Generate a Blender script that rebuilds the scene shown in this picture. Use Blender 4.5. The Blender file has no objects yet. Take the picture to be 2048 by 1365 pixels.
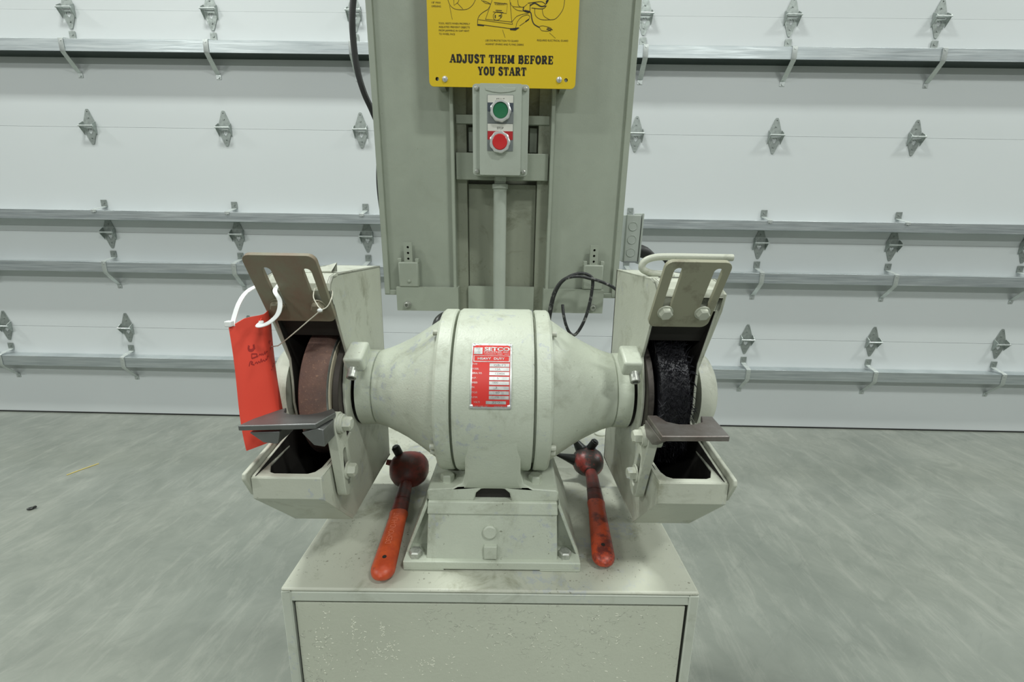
import bpy, bmesh, math, random
from math import sin, cos, pi, radians, sqrt, atan2
from mathutils import Vector, Matrix
from mathutils.geometry import tessellate_polygon

random.seed(7)
S = bpy.context.scene
COL = S.collection

# ------------------------------------------------------------------ camera
cam_d = bpy.data.cameras.new('camera'); cam = bpy.data.objects.new('camera', cam_d); COL.objects.link(cam)
cam_d.sensor_width = 36.0
cam_d.lens = 860.1 / 2048 * 36.0
cam_d.clip_start = 0.02
p_, r_, y_ = .225, .0164, -.0111                      # pitch down, roll, yaw
fwd = Vector((sin(y_)*cos(p_), cos(y_)*cos(p_), -sin(p_)))
rt = Vector((cos(y_), -sin(y_), 0)); dn = fwd.cross(rt)
right = cos(r_)*rt - sin(r_)*dn; down = sin(r_)*rt + cos(r_)*dn
cam.matrix_world = Matrix(((right.x, -down.x, -fwd.x, 0), (right.y, -down.y, -fwd.y, 0),
                           (right.z, -down.z, -fwd.z, 1.1961), (0, 0, 0, 1)))
S.camera = cam
# ------------------------------------------------------------------ world, lamps, exposure
W = bpy.data.worlds.new('world'); S.world = W; W.use_nodes = True
W.node_tree.nodes['Background'].inputs[0].default_value = (.96, 1.0, .985, 1)
W.node_tree.nodes['Background'].inputs[1].default_value = 0.23

def lamp(x, y, z, sx, sy, power):                      # high-bay LED fixture in the hall, or added unseen fill
    d = bpy.data.lights.new('high_bay_lamp', 'AREA'); d.shape = 'RECTANGLE'; d.size = sx; d.size_y = sy
    d.energy = power; d.color = (.965, 1.0, .965)
    o = bpy.data.objects.new('high_bay_lamp', d); COL.objects.link(o); o.location = (x, y, z)
for x, y in ((-13.3, -4.2), (-5.5, -3.7), (2.3, -3.2), (10.1, -2.7)):
    lamp(x, y+.9, 6.2, 1.2, .35, 265)
for x in (-8.5, -1.5, 5.5):
    lamp(x, 1.2, 6.2, 1.2, .35, 330)
for x in (-8.5, -1.5, 5.5):
    lamp(x, -7.0, 6.2, 1.2, .35, 330)  # unseen row behind the camera, added as fill for the front faces
S.view_settings.view_transform = 'Standard'; S.view_settings.look = 'None'
S.view_settings.gamma = 1; S.view_settings.use_curve_mapping = False
S.view_settings.exposure = -0.66

# ------------------------------------------------------------------ materials
def rgb(r, g, b):
    f = lambda c: (c/255/12.92 if c/255 <= .04045 else ((c/255+.055)/1.055)**2.4)
    return (f(r), f(g), f(b), 1)

class MT:
    def __init__(s, name, rough=.5, metal=0., spec=.5):
        s.m = bpy.data.materials.new(name); s.m.use_nodes = True
        s.t = s.m.node_tree; s.b = s.t.nodes['Principled BSDF']
        s.b.inputs['Roughness'].default_value = rough; s.b.inputs['Metallic'].default_value = metal
        s.b.inputs['Specular IOR Level'].default_value = spec
        s.tc = s.t.nodes.new('ShaderNodeTexCoord').outputs['Object']
    def n(s, kind, **k):
        x = s.t.nodes.new(kind)
        for a, v in k.items(): setattr(x, a, v)
        return x
    def link(s, a, b): s.t.links.new(a, b)
    def mapping(s, scale=(1, 1, 1), rot=(0, 0, 0)):          # turn first, then stretch
        q = s.n('ShaderNodeMapping'); q.inputs['Rotation'].default_value = rot; s.link(s.tc, q.inputs[0])
        m = s.n('ShaderNodeMapping'); m.inputs['Scale'].default_value = scale
        s.link(q.outputs[0], m.inputs[0]); return m.outputs[0]
    def noise(s, scale, detail=4, rough=.55, vec=None, dist=0):
        x = s.n('ShaderNodeTexNoise'); x.inputs['Scale'].default_value = scale
        x.inputs['Detail'].default_value = detail; x.inputs['Roughness'].default_value = rough
        x.inputs['Distortion'].default_value = dist
        s.link(vec or s.tc, x.inputs['Vector']); return x.outputs['Fac']
    def ramp(s, fac, stops):
        x = s.n('ShaderNodeValToRGB'); e = x.color_ramp.elements
        while len(e) < len(stops): e.new(.5)
        for el, (p, c) in zip(e, stops): el.position = p; el.color = c if len(c) == 4 else (*c, 1)
        s.link(fac, x.inputs[0]); return x.outputs[0]
    def mix(s, fac, a, b, mode='MIX'):
        x = s.n('ShaderNodeMix', data_type='RGBA', blend_type=mode)
        for sock, v in ((x.inputs[0], fac), (x.inputs[6], a), (x.inputs[7], b)):
            if isinstance(v, (tuple, float, int)): sock.default_value = v
            else: s.link(v, sock)
        return x.outputs[2]
    def mul(s, a, b):
        x = s.n('ShaderNodeMath', operation='MULTIPLY')
        for i, v in enumerate((a, b)):
            if isinstance(v, (float, int)): x.inputs[i].default_value = v
            else: s.link(v, x.inputs[i])
        return x.outputs[0]
    def color(s, c):
        if isinstance(c, tuple): s.b.inputs['Base Color'].default_value = c
        else: s.link(c, s.b.inputs['Base Color'])
        return s
    def rough(s, c): s.link(c, s.b.inputs['Roughness']); return s
    def bump(s, h, strength=.3, dist=.001):
        x = s.n('ShaderNodeBump'); x.inputs['Strength'].default_value = strength; x.inputs['Distance'].default_value = dist
        s.link(h, x.inputs['Height']); s.link(x.outputs[0], s.b.inputs['Normal']); return s

def bw(v): return (v, v, v, 1)
def machine_paint(name, base, chips=.0, specks=.0, cast=.25, dirt=.35, rough=.42, dirtcol=None):
    m = MT(name, rough)
    c = m.mix(m.ramp(m.noise(7, 5, .6), [(.35, bw(0)), (.75, bw(1))]), base, tuple(v*.86 for v in base[:3])+(1,))
    d = m.ramp(m.noise(16, 8, .7, dist=.6), [(.53, bw(0)), (.72, bw(1))])
    c = m.mix(m.mul(d, dirt), c, dirtcol or rgb(112, 112, 88))
    if chips:
        k = m.mul(m.ramp(m.noise(9, 3, .5), [(.55, bw(0)), (.62, bw(1))]), m.ramp(m.noise(75, 6, .7), [(.605-chips, bw(0)), (.66-chips, bw(1))]))
        c = m.mix(m.mul(k, .6), c, rgb(160, 166, 176))
    if specks:
        k = m.mul(m.ramp(m.noise(14, 2), [(.5, bw(0)), (.58, bw(1))]), m.ramp(m.noise(170, 3, .6), [(.75-specks, bw(0)), (.78-specks, bw(1))]))
        c = m.mix(m.mul(k, .6), c, rgb(84, 78, 62))
    m.color(c)
    h = m.mix(.45, m.noise(60, 4, .6), m.noise(330, 3, .6))
    return m.bump(h, cast, .0012).m
PAINT = rgb(186, 192, 179)
M = {}
M['paint'] = machine_paint('machine_paint', PAINT, chips=.03, cast=.25)
M['cast'] = machine_paint('cast_iron_paint', rgb(190, 197, 181), chips=.06, specks=.07, cast=.7, dirt=.45)
M['top'] = machine_paint('cabinet_top_paint', rgb(182, 185, 170), chips=.09, specks=.13, cast=.3, dirt=.7)  # toned darker than the body paint to offset strong light from above
M['guard'] = machine_paint('guard_paint', rgb(187, 191, 176), chips=.05, specks=.06, cast=.5, dirt=.6)
M['panel'] = machine_paint('backboard_paint', rgb(164, 172, 157), chips=0, specks=.02, cast=.3, dirt=.2, dirtcol=rgb(135, 140, 122))
M['post'] = machine_paint('post_paint', rgb(148, 153, 136), chips=0, specks=.03, cast=.3, dirt=.75, dirtcol=rgb(92, 95, 75))
m = MT('lumpy_door_paint', .42)                        # access panel: runs and blobs of old paint
k = m.mul(m.ramp(m.noise(5, 3), [(.45, bw(0)), (.6, bw(1))]), m.ramp(m.noise(120, 4, .6, dist=1.), [(.60, bw(0)), (.68, bw(1))]))
c = m.mix(m.ramp(m.noise(3, 4, .6), [(.3, bw(0)), (.7, bw(1))]), rgb(192, 197, 180), rgb(180, 184, 168))  # base toned lighter than the cabinet top to make up for weak front light
m.color(m.mix(m.mul(k, .8), c, rgb(216, 219, 202))).bump(m.mix(.25, k, m.noise(200, 3)), .8, .002)
M['lumpy'] = m.m
m = MT('panel_white', .38)
m.color(m.mix(m.noise(1.5, 4), rgb(208, 213, 213), rgb(202, 208, 208))).bump(m.noise(40, 3), .05, .001); M['white'] = m.m
def galv(name, lo, hi, rough, sc=(1.2, 1, 30)):
    m = MT(name, rough, .7)
    m.color(m.mix(m.ramp(m.noise(3, 6, .65, vec=m.mapping(sc)), [(.3, bw(0)), (.7, bw(1))]), lo, hi))
    m.rough(m.ramp(m.noise(5, 4, vec=m.mapping(sc)), [(.3, bw(rough-.08)), (.7, bw(rough+.12))])); return m.m
M['galv'] = galv('galvanised_strut', rgb(162, 171, 173), rgb(198, 205, 205), .38)
M['galv_hinge'] = galv('galvanised_hinge', rgb(138, 146, 142), rgb(172, 180, 175), .45, (20, 20, 20))
M['clip'] = galv('galvanised_clip', rgb(185, 192, 190), rgb(212, 218, 214), .38, (9, 9, 9))
M['dark_liner'] = MT('dark_liner', .6).color(rgb(38, 52, 46)).m  # near-black colour of the thin strip under the top strut
M['rubber'] = MT('black_rubber', .5).color(rgb(34, 36, 34)).m
m = MT('dusty_cable', .55); m.color(m.mix(m.ramp(m.noise(90, 5, .7), [(.55, bw(0)), (.68, bw(1))]), rgb(44, 46, 46), rgb(150, 152, 146))); M['dusty'] = m.m
# polished concrete
m = MT('polished_concrete', .3)
big = m.noise(1.1, 6, .6, dist=.6); mid = m.noise(6, 7, .65, dist=1.2)
st = m.noise(3.2, 8, .75, vec=m.mapping((1, 4.2, 1), (0, 0, radians(-88))), dist=.4)
st2 = m.noise(4, 8, .75, vec=m.mapping((1, 5, 1), (0, 0, radians(-42))), dist=.3)
c = m.mix(m.ramp(big, [(.3, bw(0)), (.7, bw(1))]), rgb(118, 124, 116), rgb(143, 147, 137))
c = m.mix(m.mul(m.ramp(mid, [(.4, bw(0)), (.7, bw(1))]), .5), c, rgb(106, 112, 104))
c = m.mix(m.mul(m.ramp(st, [(.50, bw(0)), (.68, bw(1))]), .26), c, rgb(177, 179, 168))
c = m.mix(m.mul(m.ramp(st2, [(.56, bw(0)), (.75, bw(1))]), .28), c, rgb(92, 98, 92))
m.color(c).rough(m.ramp(mid, [(.3, bw(.14)), (.75, bw(.28))])).bump(m.noise(60, 5, .7), .03, .001); M['floor'] = m.m
m = MT('oxidised_steel', .42, .75); m.color(m.mix(m.ramp(m.noise(30, 6, .7), [(.4, bw(0)), (.7, bw(1))]), rgb(132, 128, 124), rgb(108, 98, 92))).bump(m.noise(120, 4), .2, .001); M['steel'] = m.m
m = MT('grey_steel', .4, .75); m.color(m.mix(m.noise(30, 6, .7), rgb(104, 106, 106), rgb(132, 134, 132))).bump(m.noise(120, 4), .2, .001); M['steel_grey'] = m.m
M['bolt'] = galv('zinc_bolt', rgb(165, 168, 160), rgb(205, 208, 200), .35, (60, 60, 60))
M['screw'] = galv('bright_screw', rgb(205, 208, 208), rgb(235, 238, 238), .3, (60, 60, 60))
M['black_steel'] = MT('black_oxide_steel', .4, .5).color(rgb(52, 54, 52)).m
m = MT('dark_flange', .55, .3); m.color(m.mix(m.noise(40, 5, .7), rgb(62, 58, 54), rgb(84, 78, 72))); M['flange'] = m.m
M['near_black'] = MT('matte_near_black', .8).color(rgb(34, 32, 28)).m  # near-black for guard linings, holes, gaps and the shaded arch
m = MT('spark_guard_back', .6); m.color(m.mix(m.ramp(m.noise(22, 6, .7), [(.38, bw(0)), (.72, bw(1))]), rgb(126, 124, 104), rgb(128, 104, 88))).bump(m.noise(150, 4), .25, .0008); M['sparkL'] = m.m
m = MT('spark_guard_right', .55); m.color(m.mix(m.ramp(m.noise(22, 6, .7), [(.55, bw(0)), (.75, bw(1))]), rgb(148, 148, 127), rgb(108, 102, 86))).bump(m.noise(150, 4), .25, .0008); M['sparkR'] = m.m
m = MT('abrasive', .9); v = m.noise(330, 4, .7)
c = m.mix(m.ramp(m.noise(35, 6, .7), [(.35, bw(0)), (.7, bw(1))]), rgb(104, 84, 78), rgb(126, 98, 86))
m.color(m.mix(m.ramp(v, [(.6, bw(0)), (.72, bw(1))]), c, rgb(182, 146, 118))).bump(v, .8, .001); M['abrasive'] = m.m
m = MT('abrasive_side', .9); v = m.noise(330, 4, .7); m.color(m.mix(v, rgb(108, 112, 108), rgb(140, 142, 136))).bump(v, .6, .001); M['abrasive_side'] = m.m
M['blotter'] = MT('paper_blotter', .8).color(rgb(214, 206, 180)).m
M['wire'] = MT('blackened_wire', .42, .4).color(rgb(34, 34, 38)).m
M['yellow'] = MT('sign_yellow', .5).color(rgb(222, 190, 4)).m
M['ink'] = MT('black_ink', .5).color(rgb(26, 24, 16)).m
m = MT('sign_border', .4); M['hole'] = m.color(rgb(60, 52, 40)).m
M['plastic'] = machine_paint('station_enclosure', rgb(178, 186, 174), cast=.1, dirt=.15)
M['legend'] = MT('legend_white', .4).color(rgb(214, 214, 204)).m
M['legend_grey'] = MT('legend_grey', .4).color(rgb(122, 128, 128)).m
M['legend_navy'] = MT('legend_navy', .4).color(rgb(70, 78, 88)).m
M['legend_red'] = MT('legend_red', .4).color(rgb(176, 40, 44)).m
M['collar'] = MT('alloy_collar', .35, .6).color(rgb(222, 224, 222)).m
M['green'] = MT('green_button', .35).color(rgb(34, 112, 74)).m
M['red'] = MT('red_button', .35).color(rgb(204, 44, 46)).m
m = MT('plate_red', .4); m.color(m.mix(m.ramp(m.noise(160, 5, .7), [(.64, bw(0)), (.7, bw(1))]), rgb(206, 52, 46), rgb(196, 130, 96))); M['plate_red'] = m.m
M['plate_metal'] = galv('plate_aluminium', rgb(205, 208, 205), rgb(228, 230, 228), .35, (40, 40, 40))
m = MT('grey_ink', .5); M['grey_ink'] = m.color(rgb(120, 122, 120)).m
def orange(name, a, b, lo, hi):
    m = MT(name, .4)
    d = m.ramp(m.noise(28, 6, .7), [(lo, bw(0)), (hi, bw(1))])
    c = m.mix(d, a, b)
    m.color(m.mix(m.mul(m.ramp(m.noise(70, 5, .7), [(.62, bw(0)), (.7, bw(1))]), .6), c, rgb(90, 60, 48))).bump(m.noise(150, 4), .3, .001); return m.m
M['orange'] = orange('orange_enamel', rgb(206, 86, 40), rgb(174, 64, 36), .4, .7)
M['orange_dark'] = orange('grimy_orange_enamel', rgb(122, 42, 34), rgb(72, 36, 32), .4, .6)
M['grime_red'] = orange('black_and_red_hood', rgb(48, 40, 36), rgb(136, 48, 40), .50, .60)
M['orange_worn'] = orange('worn_orange_enamel', rgb(196, 74, 38), rgb(112, 46, 38), .5, .62)
M['tag'] = MT('red_card', .6).color(rgb(240, 80, 62)).m
M['pencil'] = MT('pen_ink', .6).color(rgb(170, 46, 42)).m
M['nylon'] = MT('white_nylon', .4).color(rgb(232, 236, 234)).m
M['string'] = MT('pale_string', .6).color(rgb(210, 208, 192)).m
M['jbox'] = machine_paint('grey_zinc_box', rgb(172, 180, 172), cast=.1, dirt=.2)

# ------------------------------------------------------------------ mesh helpers
class MB:
    def __init__(s): s.v = []; s.f = []
    def add(s, vs, fs):
        o = len(s.v); s.v += [tuple(v) for v in vs]; s.f += [tuple(i+o for i in f) for f in fs]; return s
    def box(s, x0, x1, y0, y1, z0, z1):
        return s.add([(x, y, z) for x in (x0, x1) for y in (y0, y1) for z in (z0, z1)],
                     [(0, 1, 3, 2), (4, 6, 7, 5), (0, 4, 5, 1), (2, 3, 7, 6), (0, 2, 6, 4), (1, 5, 7, 3)])
    def loft(s, rings, cap=True, close=True):
        n = len(rings[0]); vs = [p for r in rings for p in r]; fs = []
        for i in range(len(rings)-1):
            for j in range(n if close else n-1):
                k = (j+1) % n; fs.append((i*n+j, i*n+k, (i+1)*n+k, (i+1)*n+j))
        if cap: fs += [tuple(range(n)), tuple((len(rings)-1)*n+j for j in range(n))]
        return s.add(vs, fs)
    def prism(s, poly, a0, a1, axis='x'):              # poly in the other two axes, extruded along axis
        def P(a, q):
            return {'x': (a, q[0], q[1]), 'y': (q[0], a, q[1]), 'z': (q[0], q[1], a)}[axis]
        return s.plate([poly], lambda u, v, w: P(a0 + (a1-a0)*w, (u, v)))
    def plate(s, loops, F):                            # polygon with holes between w=0 and w=1
        L = [[Vector((p[0], p[1], 0)) for p in l] for l in loops]
        flat = [p for l in L for p in l]; n = len(flat)
        tr = tessellate_polygon(L)
        vs = [F(p.x, p.y, 0) for p in flat] + [F(p.x, p.y, 1) for p in flat]
        fs = [tuple(t) for t in tr] + [tuple(i+n for i in t) for t in tr]
        o = 0
        for l in L:
            k = len(l)
            for i in range(k):
                j = (i+1) % k; fs.append((o+i, o+j, o+j+n, o+i+n))
            o += k
        return s.add(vs, fs)
    def cyl(s, c, ax, r, h, n=20, r2=None, phase=0):
        ax = Vector(ax).normalized(); c = Vector(c)
        u = ax.orthogonal().normalized(); w = ax.cross(u); r2 = r if r2 is None else r2
        R = lambda q, rr: [q + rr*(cos(2*pi*i/n+phase)*u + sin(2*pi*i/n+phase)*w) for i in range(n)]
        return s.loft([R(c, r), R(c+ax*h, r2)])
    def lathe(s, c, ax, prof, n=48, cap=True):         # prof: (distance along axis, radius)
        ax = Vector(ax).normalized(); c = Vector(c); u = ax.orthogonal().normalized(); w = ax.cross(u)
        return s.loft([[c + ax*d + max(r, 1e-4)*(cos(2*pi*i/n)*u + sin(2*pi*i/n)*w) for i in range(n)] for d, r in prof], cap)
    def ball(s, c, r, n=14, m=9, M3=None):
        rx, ry, rz = (r, r, r) if isinstance(r, (int, float)) else r
        c = Vector(c); rings = []
        for i in range(m+1):
            t = pi*(i/m); rr = max(sin(t), 1e-3)
            ring = [Vector((rx*rr*cos(2*pi*j/n), ry*rr*sin(2*pi*j/n), rz*cos(t))) for j in range(n)]
            rings.append([c + (M3 @ q if M3 else q) for q in ring])
        return s.loft(rings)
    def sweep(s, pts, sec, n=12, power=2.6, up=(0, 0, 1)):   # sec(t) -> half-width, half-height
        pts = [Vector(p) for p in pts]; rings = []; up = Vector(up)
        for i, p in enumerate(pts):
            t = (pts[min(i+1, len(pts)-1)] - pts[max(i-1, 0)]).normalized()
            sd = t.cross(up).normalized(); nu = sd.cross(t)
            a, b = sec(i/(len(pts)-1)) if callable(sec) else sec
            ring = []
            for j in range(n):
                q = 2*pi*j/n; cx, cy = cos(q), sin(q)
                ring.append(p + sd*(a*math.copysign(abs(cx)**(2/power), cx)) + nu*(b*math.copysign(abs(cy)**(2/power), cy)))
            rings.append(ring)
        return s.loft(rings)
    def tube(s, pts, r, n=10):
        pts = [Vector(p) for p in pts]; rings = []; prev = None
        for i, p in enumerate(pts):
            t = (pts[min(i+1, len(pts)-1)] - pts[max(i-1, 0)]).normalized()
            u = t.orthogonal().normalized() if prev is None else (prev - t*prev.dot(t)).normalized()
            prev = u; w = t.cross(u)
            rings.append([p + r*(cos(2*pi*j/n)*u + sin(2*pi*j/n)*w) for j in range(n)])
        return s.loft(rings)
    def hexbolt(s, c, ax, af, h, washer=0.):
        ax = Vector(ax).normalized(); c = Vector(c)
        if washer: s.cyl(c, ax, washer, .002, 24); c = c + ax*.002
        r = af/sqrt(3)
        s.cyl(c, ax, r, h*.82, 6, phase=.3)
        s.cyl(c+ax*h*.82, ax, r*.98, h*.18, 6, r*.8, phase=.3); return s
    def map(s, F): s.v = [tuple(F(Vector(v))) for v in s.v]; return s

def smooth_path(pts, k=8):                             # Catmull-Rom
    P = [Vector(p) for p in pts]; out = []
    for i in range(len(P)-1):
        a, b, c, d = P[max(i-1, 0)], P[i], P[i+1], P[min(i+2, len(P)-1)]
        for j in range(k):
            t = j/k
            out.append(.5*((2*b) + (c-a)*t + (2*a-5*b+4*c-d)*t*t + (3*b-3*c+d-a)*t**3))
    return out + [P[-1]]

def slot(cx, cy, w, h, n=8):                           # rounded slot, long in y
    r = w/2; out = []
    for s_, a0 in ((1, 0), (-1, pi)):
        for i in range(n+1):
            a = a0 + pi*i/n; out.append((cx + r*cos(a), cy + s_*(h/2-r) + r*sin(a)))
    return out
def rrect(x0, x1, y0, y1, r, n=5):
    out = []
    for cx, cy, a0 in ((x1-r, y1-r, 0), (x0+r, y1-r, pi/2), (x0+r, y0+r, pi), (x1-r, y0+r, 1.5*pi)):
        for i in range(n+1):
            a = a0 + pi/2*i/n; out.append((cx + r*cos(a), cy + r*sin(a)))
    return out
def circ(cx, cy, r, n=20): return [(cx+r*cos(2*pi*i/n), cy+r*sin(2*pi*i/n)) for i in range(n)]

# frame of the machine: origin on the floor under the front edge of the cabinet, turned 1 degree
YAW = radians(1.0); G = Matrix.Translation((-.031, .530, 0)) @ Matrix.Rotation(YAW, 4, 'Z')
BASE = {}
def place(o, base, frame):
    BASE[o.name] = Vector(base)
    if frame == 'M':
        o.location = G @ Vector(base); o.rotation_euler = (0, 0, YAW)
    else: o.location = base
def meta(o, label, cat, group=None, kind=None):
    if label: o['label'] = label
    if cat: o['category'] = cat
    if group: o['group'] = group
    if kind: o['kind'] = kind
def thing(name, label, cat, base, frame='M', group=None, kind=None):
    o = bpy.data.objects.new(name, None); COL.objects.link(o); o.empty_display_size = .05
    place(o, base, frame); meta(o, label, cat, group, kind); return o
def obj(name, mb, mat, parent=None, bevel=0., smooth=32, seg=2, base=None, frame='M', label=None, cat=None, kind=None):
    if parent is None: b = Vector(base or (0, 0, 0))
    else:
        r = parent
        while r.parent: r = r.parent
        b = BASE[r.name]
    me = bpy.data.meshes.new(name)
    me.from_pydata([tuple(Vector(v)-b) for v in mb.v], [], mb.f)
    bm = bmesh.new(); bm.from_mesh(me)
    bmesh.ops.remove_doubles(bm, verts=bm.verts, dist=1e-6)
    bmesh.ops.recalc_face_normals(bm, faces=bm.faces)
    bm.to_mesh(me); bm.free()
    me.shade_smooth(); me.set_sharp_from_angle(angle=radians(smooth))
    o = bpy.data.objects.new(name, me); COL.objects.link(o)
    me.materials.append(M[mat] if isinstance(mat, str) else mat)
    if parent is None: place(o, b, frame)
    else: o.parent = parent
    meta(o, label, cat, None, kind)
    if bevel:
        d = o.modifiers.new('bevel', 'BEVEL'); d.width = bevel; d.segments = seg; d.limit_method = 'ANGLE'; d.angle_limit = radians(35)
        d.use_clamp_overlap = True
    return o
def copy_obj(src, parent, loc):
    c = src.copy(); COL.objects.link(c); c.parent = parent; c.location = loc
    for ch in list(src.children):
        d = ch.copy(); COL.objects.link(d); d.parent = c
    return c

# ------------------------------------------------------------------ lettering
TXT = {}
def text2d(body, height, width=None, align=0., bold=0.):        # flat tessellated lettering, cap height given, optional fitted width
    if (body, bold) not in TXT:
        cu = bpy.data.curves.new('lettering', 'FONT'); cu.body = body; cu.size = 1; cu.resolution_u = 3; cu.offset = bold
        o = bpy.data.objects.new('lettering', cu); COL.objects.link(o)
        dg = bpy.context.evaluated_depsgraph_get()
        me = bpy.data.meshes.new_from_object(o.evaluated_get(dg))
        TXT[(body, bold)] = ([(v.co.x, v.co.y) for v in me.vertices], [tuple(p.vertices) for p in me.polygons])
        bpy.data.objects.remove(o); bpy.data.meshes.remove(me); bpy.data.curves.remove(cu)
    V, F = TXT[(body, bold)]
    x0 = min(v[0] for v in V); x1 = max(v[0] for v in V)
    k = height/.69; kx = (width/(x1-x0)) if width else k*.92
    return [((v[0]-x0-align*(x1-x0))*kx, v[1]*k) for v in V], F
def add_text(mb, F, body, x, y, height, width=None, align=0., bold=0.):
    V, T = text2d(body, height, width, align, bold)
    mb.add([F(x+a, y+b) for a, b in V], T); return mb
def ribbon(mb, F, pts, w):
    P = [Vector((p[0], p[1])) for p in pts]; L = []; R = []
    for i, p in enumerate(P):
        t = (P[min(i+1, len(P)-1)] - P[max(i-1, 0)])
        if t.length < 1e-9: t = Vector((1, 0))
        t.normalize(); nrm = Vector((-t.y, t.x)); L.append(p+nrm*w/2); R.append(p-nrm*w/2)
    n = len(P); mb.add([F(*q) for q in L+R], [(i, i+1, n+i+1, n+i) for i in range(n-1)]); return mb
def arcp(cx, cy, rx, ry, a0, a1, n=12):
    return [(cx+rx*cos(radians(a0+(a1-a0)*i/n)), cy+ry*sin(radians(a0+(a1-a0)*i/n))) for i in range(n+1)]
# a condensed slab-serif alphabet drawn as strokes: (width, [(thick?, points)])
def glyphs():
    T, t = 1, 0; g = {}
    sf = lambda x, y, w=.17: (t, [(x-w, y), (x+w, y)])
    lo, hi = .05, .95
    g['A'] = (.78, [(t, [(.12, 0), (.36, 1)]), (T, [(.66, 0), (.40, 1)]), (t, [(.22, .33), (.56, .33)]), sf(.13, lo), sf(.65, lo)])
    g['D'] = (.74, [(T, [(.18, 0), (.18, 1)]), (t, [(.02, lo), (.4, lo)]), (t, [(.02, hi), (.4, hi)]), (T, arcp(.36, .5, .26, .45, -90, 90))])
    g['J'] = (.6, [(T, [(.42, 1), (.42, .3)]), (T, arcp(.24, .28, .18, .23, 0, -180)), sf(.4, hi), (T, [(.07, .3), (.17, .34)])])
    g['U'] = (.76, [(T, [(.19, 1), (.19, .3)]), (T, arcp(.38, .3, .19, .25, 180, 360)), (T, [(.57, .3), (.57, 1)]), sf(.19, hi), sf(.57, hi)])
    g['S'] = (.66, [(T, arcp(.33, .72, .19, .23, 20, 190) + arcp(.33, .28, .2, .23, 80, -160)), (t, [(.53, .98), (.53, .7)]), (t, [(.12, .02), (.12, .32)])])
    g['T'] = (.7, [(T, [(.35, 0), (.35, 1)]), (t, [(.04, hi), (.66, hi)]), (t, [(.07, .97), (.07, .68)]), (t, [(.63, .97), (.63, .68)]), sf(.35, lo)])
    g['H'] = (.8, [(T, [(.19, 0), (.19, 1)]), (T, [(.61, 0), (.61, 1)]), (t, [(.19, .5), (.61, .5)]), sf(.19, lo), sf(.61, lo), sf(.19, hi), sf(.61, hi)])
    g['E'] = (.68, [(T, [(.19, 0), (.19, 1)]), (t, [(.03, lo), (.6, lo)]), (t, [(.03, hi), (.6, hi)]), (t, [(.19, .5), (.46, .5)]), (t, [(.58, .03), (.58, .32)]), (t, [(.58, .97), (.58, .7)]), (t, [(.45, .38), (.45, .62)])])
    g['M'] = (.94, [(T, [(.18, 0), (.18, 1)]), (T, [(.75, 0), (.75, 1)]), (t, [(.2, .98), (.46, .12)]), (T, [(.46, .12), (.72, .98)]), sf(.17, lo), sf(.76, lo), sf(.13, hi, .11), sf(.8, hi, .11)])
    g['B'] = (.7, [(T, [(.18, 0), (.18, 1)]), (t, [(.02, lo), (.36, lo)]), (t, [(.02, hi), (.36, hi)]), (t, [(.18, .52), (.38, .52)]), (T, arcp(.34, .735, .2, .215, -90, 90)), (T, arcp(.36, .285, .23, .235, -90, 90))])
    g['F'] = (.64, [(T, [(.19, 0), (.19, 1)]), sf(.19, lo), (t, [(.03, hi), (.58, hi)]), (t, [(.19, .5), (.46, .5)]), (t, [(.56, .97), (.56, .7)]), (t, [(.45, .38), (.45, .62)])])
    g['O'] = (.74, [(T, arcp(.37, .5, .25, .43, 0, 360, 22))])
    g['R'] = (.76, [(T, [(.18, 0), (.18, 1)]), sf(.18, lo), (t, [(.02, hi), (.36, hi)]), (t, [(.18, .48), (.38, .48)]), (T, arcp(.35, .715, .21, .235, -90, 90)), (T, [(.38, .48), (.57, .06)]), (t, [(.54, lo), (.74, lo)])])
    g['Y'] = (.72, [(T, [(.36, 0), (.36, .48)]), (T, [(.36, .44), (.15, .97)]), (t, [(.36, .44), (.57, .97)]), sf(.36, lo), sf(.14, hi, .14), sf(.58, hi, .14)])
    g[' '] = (.34, [])
    return g
GL = glyphs()
def slab_text(mb, F, body, x0, x1, y, h):
    tot = sum(GL[c][0] for c in body) + .06*(len(body)-1); k = (x1-x0)/tot; x = x0
    for c in body:
        w, st = GL[c]
        for thick, pts in st:
            ribbon(mb, F, [(x+px*k, y+py*h) for px, py in pts], (.25*k if thick else .135*h))
        x += (w+.06)*k
    return mb

# =================================================================== SETTING
DY = 2.745
obj('floor', MB().box(-9, 9, -4.5, 3.2, -.1, 0), 'floor', base=(0, 0, 0), frame='W', kind='structure',
    label='polished grey concrete floor with scuffs and streaks', cat='floor')
wb = MB().box(-9, -5.2, DY+.06, DY+.25, 0, 5); wb.box(5.2, 9, DY+.06, DY+.25, 0, 5); wb.box(-5.2, 5.2, DY+.06, DY+.25, 3.66, 5)
obj('wall_back', wb, 'white', base=(0, DY, 0), frame='W', kind='structure', label='white wall around the overhead door', cat='wall')
door = thing('door_1', 'white insulated sectional overhead door with galvanised struts and hinges behind the grinder', 'door', (0, DY, 0), 'W', kind='structure')
SH = .6096; XL, XR = -5.15, 5.15
for k in range(6):
    z0, z1 = k*SH+.0008, (k+1)*SH-.0008
    y = DY
    poly = [(y+.05, z0), (y+.0015, z0), (y+.0012, z0+.02), (y+.0006, z0+.055), (y, z0+.10), (y, z1), (y+.05, z1)]
    obj('door_section', MB().prism(poly, XL, XR, 'x'), 'white', door, smooth=25)
obj('bottom_seal', MB().prism([(DY-.003, .0), (DY+.03, 0), (DY+.03, .010), (DY-.003, .009)], XL, XR), 'rubber', door)
STRUTS = [(2.200, 2.263), (1.292, 1.347), (.978, 1.040), (.361, .426)]
PR = .08
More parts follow.
